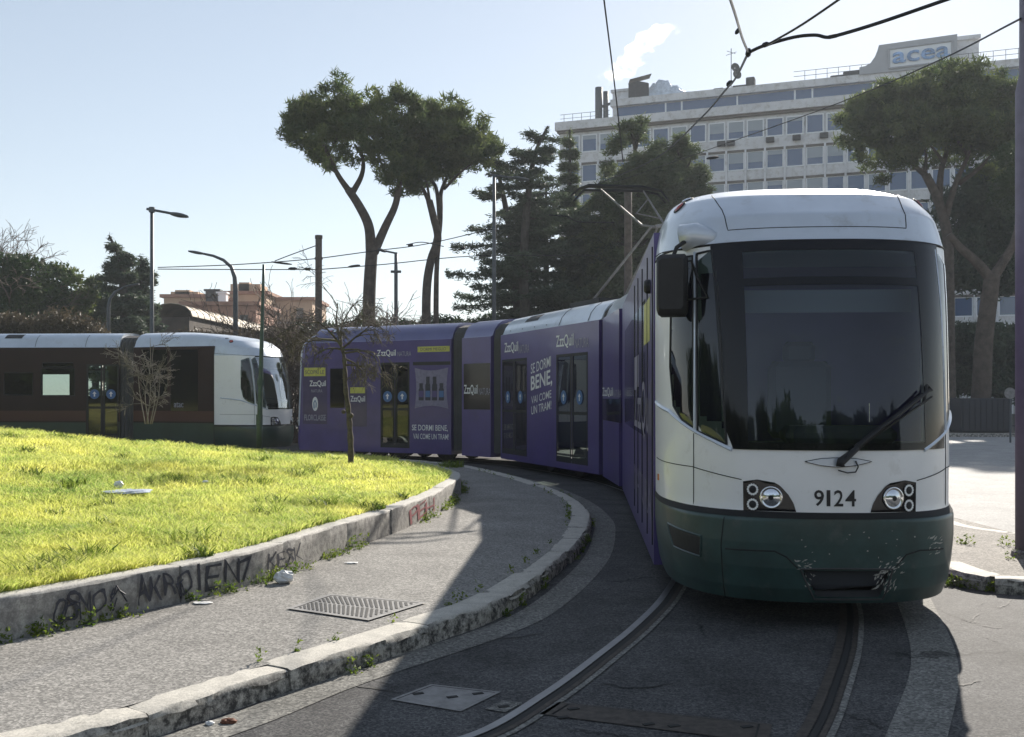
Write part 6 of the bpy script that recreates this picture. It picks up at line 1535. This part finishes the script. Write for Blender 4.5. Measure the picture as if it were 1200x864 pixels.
house('ochre apartment block with a stepped penthouse, the highest on the left skyline', 262, 312, 345, 130, 'ochre', 4, 1, steps=((270, 305, 333), (280, 292, 331)))
house('pinkish ochre block right of the stepped one, half behind bare twigs', 308, 366, 352, 135, 'ochre', 4, 2, steps=((330, 345, 349),))
house('low terracotta coloured block with a flat roof, left of the curved lamp', 192, 258, 349, 125, 'ochre', 3, 3, steps=((200, 232, 342), (205, 222, 340)))
house('wide reddish roofed block in front of the ochre blocks', 215, 300, 358, 112, 'ochre2', 2, 4)
for k, (x_, y0, y1, w_, m_) in enumerate(((250, 341, 352, 1.5, 'bellows'), (261, 344, 366, 1.0, 'bld_white'))):
    c = P(x_, y1, 118); tp = P(x_, y0, 118); mb = MB(); mb.box((c.x, 118, (tp.z+c.z)/2-2), (w_, 1, tp.z-c.z+4), bev=.05); mb.box((c.x, 118, tp.z+.05), (w_*1.25, 1.2, .2)); tag(obj('chimney', mb, m_, loc=(c.x, 118, c.z)), ('dark square chimney', 'white slim chimney')[k]+' on the skyline left of the ochre block', 'chimney')
# long shed with a rounded beige roof running away to the right
a, b_ = P(200, 366, 76), P(345, 398, 112); d = (b_-a); d2 = Vector((d.x, d.y, 0)).normalized(); nn = Vector((d2.y, -d2.x, 0)); r = empty('long_shed', (a.x, a.y, 0), 'long low shed with a rounded beige roof behind the pale tram nose', 'building'); mb = MB(); rows = []
for k in range(13):
    an = PI*k/12; rows.append([p+nn*(math.cos(an)*1.6)+Vector((0, 0, math.sin(an)*.95-.3)) for p in [a+d*1.15*j/30 for j in range(31)]])
mb.grid(rows); obj('roof', mb, 'barrel', r, smooth=True)
mb = MB()
for k in range(31):
    p = a+d*1.15*k/30; mb.tube([p+nn*(math.cos(PI*j/8)*1.62)+Vector((0, 0, math.sin(PI*j/8)*.97-.3)) for j in range(9)], .03, 4)
obj('roof_ribs', mb, 'barrel', r)
p0, p1 = a, a+d*1.15; q = [p0+nn*1.4, p1+nn*1.4, p1-nn*1.4, p0-nn*1.4]; mb = MB(); vs = [(p.x, p.y, 0) for p in q]+[(p.x, p.y, p.z-.35) for p in q]; mb.add(vs, [(4, 5, 6, 7), (0, 1, 5, 4), (1, 2, 6, 5), (2, 3, 7, 6), (3, 0, 4, 7)]); obj('wall', mb, 'darkwall', r)
# wooded hill far away
mass('far_woods', [(x, 395+5*math.sin(x*.5), 32) for x in range(-80, 340, 22)], 150, 8, 95, 'ever', 'distant dark woods closing the view on the left', .9, 40, 3)
mass('far_woods', [(x, 420+5*math.sin(x*.5), 40) for x in range(340, 760, 24)], 100, 8, 96, 'ever', 'distant dark woods behind the pine trunks', .7, 60, 3)

# ------------------------------------------------------------------ smoke
def smoke():
    m, nt, nd, lk = newmat('smoke'); out = N(nt, 'ShaderNodeOutputMaterial'); v = N(nt, 'ShaderNodeVolumePrincipled'); v.inputs['Color'].default_value = (1, 1, 1, 1); v.inputs['Anisotropy'].default_value = .65
    n = noise_(nt, .5, 6, .7); r_ = ramp(nt, n.outputs[0], [(.50, (0, 0, 0)), (.74, (1, 1, 1))]); mu = N(nt, 'ShaderNodeMath', operation='MULTIPLY'); mu.inputs[1].default_value = .42; lk.new(r_.outputs[0], mu.inputs[0]); lk.new(mu.outputs[0], v.inputs['Density']); lk.new(v.outputs[0], out.inputs['Volume']); return m
M['smoke'] = smoke(); Ys = 127
mb = MB(); q = catmull([P(x, y, Ys) for x, y in ((697, 106), (705, 96), (722, 85), (738, 74), (752, 55), (768, 42), (786, 36), (802, 32))], 4); m_ = len(q); mb.tube(q, [.3+1.15*math.sin(PI*min(1, (i/(m_-1))*.93+.03))*(1+.25*math.sin(i*1.9)) for i in range(m_)], 14)
tag(obj('smoke', mb, 'smoke'), 'white plume of vapour drifting up right from the rooftop flue', 'smoke', kind='stuff')

# woods behind the viewer and to the left, seen only as dark reflections in the glass
def belt(pts, seed, h_):
    r = np.random.default_rng(seed); cl = []
    for (x, y) in pts:
        for k in range(5): cl.append((x+r.normal()*1.5, y+r.normal()*1.5, r.uniform(.8, h_), r.uniform(1.6, 3.)))
    return tri_leaves(clump_points(cl, 26, seed, .8, .3, 1.), .9, 3, seed, .1, .3)
tag(obj('woods', merge([belt([(x, -24+4*math.sin(x)) for x in np.arange(-34, 40, 3.2)], 61, 7.5), belt([(-34+3*math.sin(y), y) for y in np.arange(-20, 24, 3.2)], 62, 6.)]), 'ever'), 'dark belt of woods mirrored in the tram windows', 'woods', kind='stuff')
# ------------------------------------------------------------------ air
mh, nt, nd, lk = newmat('haze_air'); o_ = N(nt, 'ShaderNodeOutputMaterial'); v_ = N(nt, 'ShaderNodeVolumePrincipled'); v_.inputs['Color'].default_value = (.86, .92, 1, 1); v_.inputs['Density'].default_value = .00045; v_.inputs['Anisotropy'].default_value = .2; lk.new(v_.outputs[0], o_.inputs['Volume']); M['haze'] = mh
mb = MB(); mb.box((0, 140, 23), (830, 550, 48)); tag(obj('haze', mb, 'haze'), 'thin pale blue haze veiling the far trees and buildings', 'haze', kind='stuff')
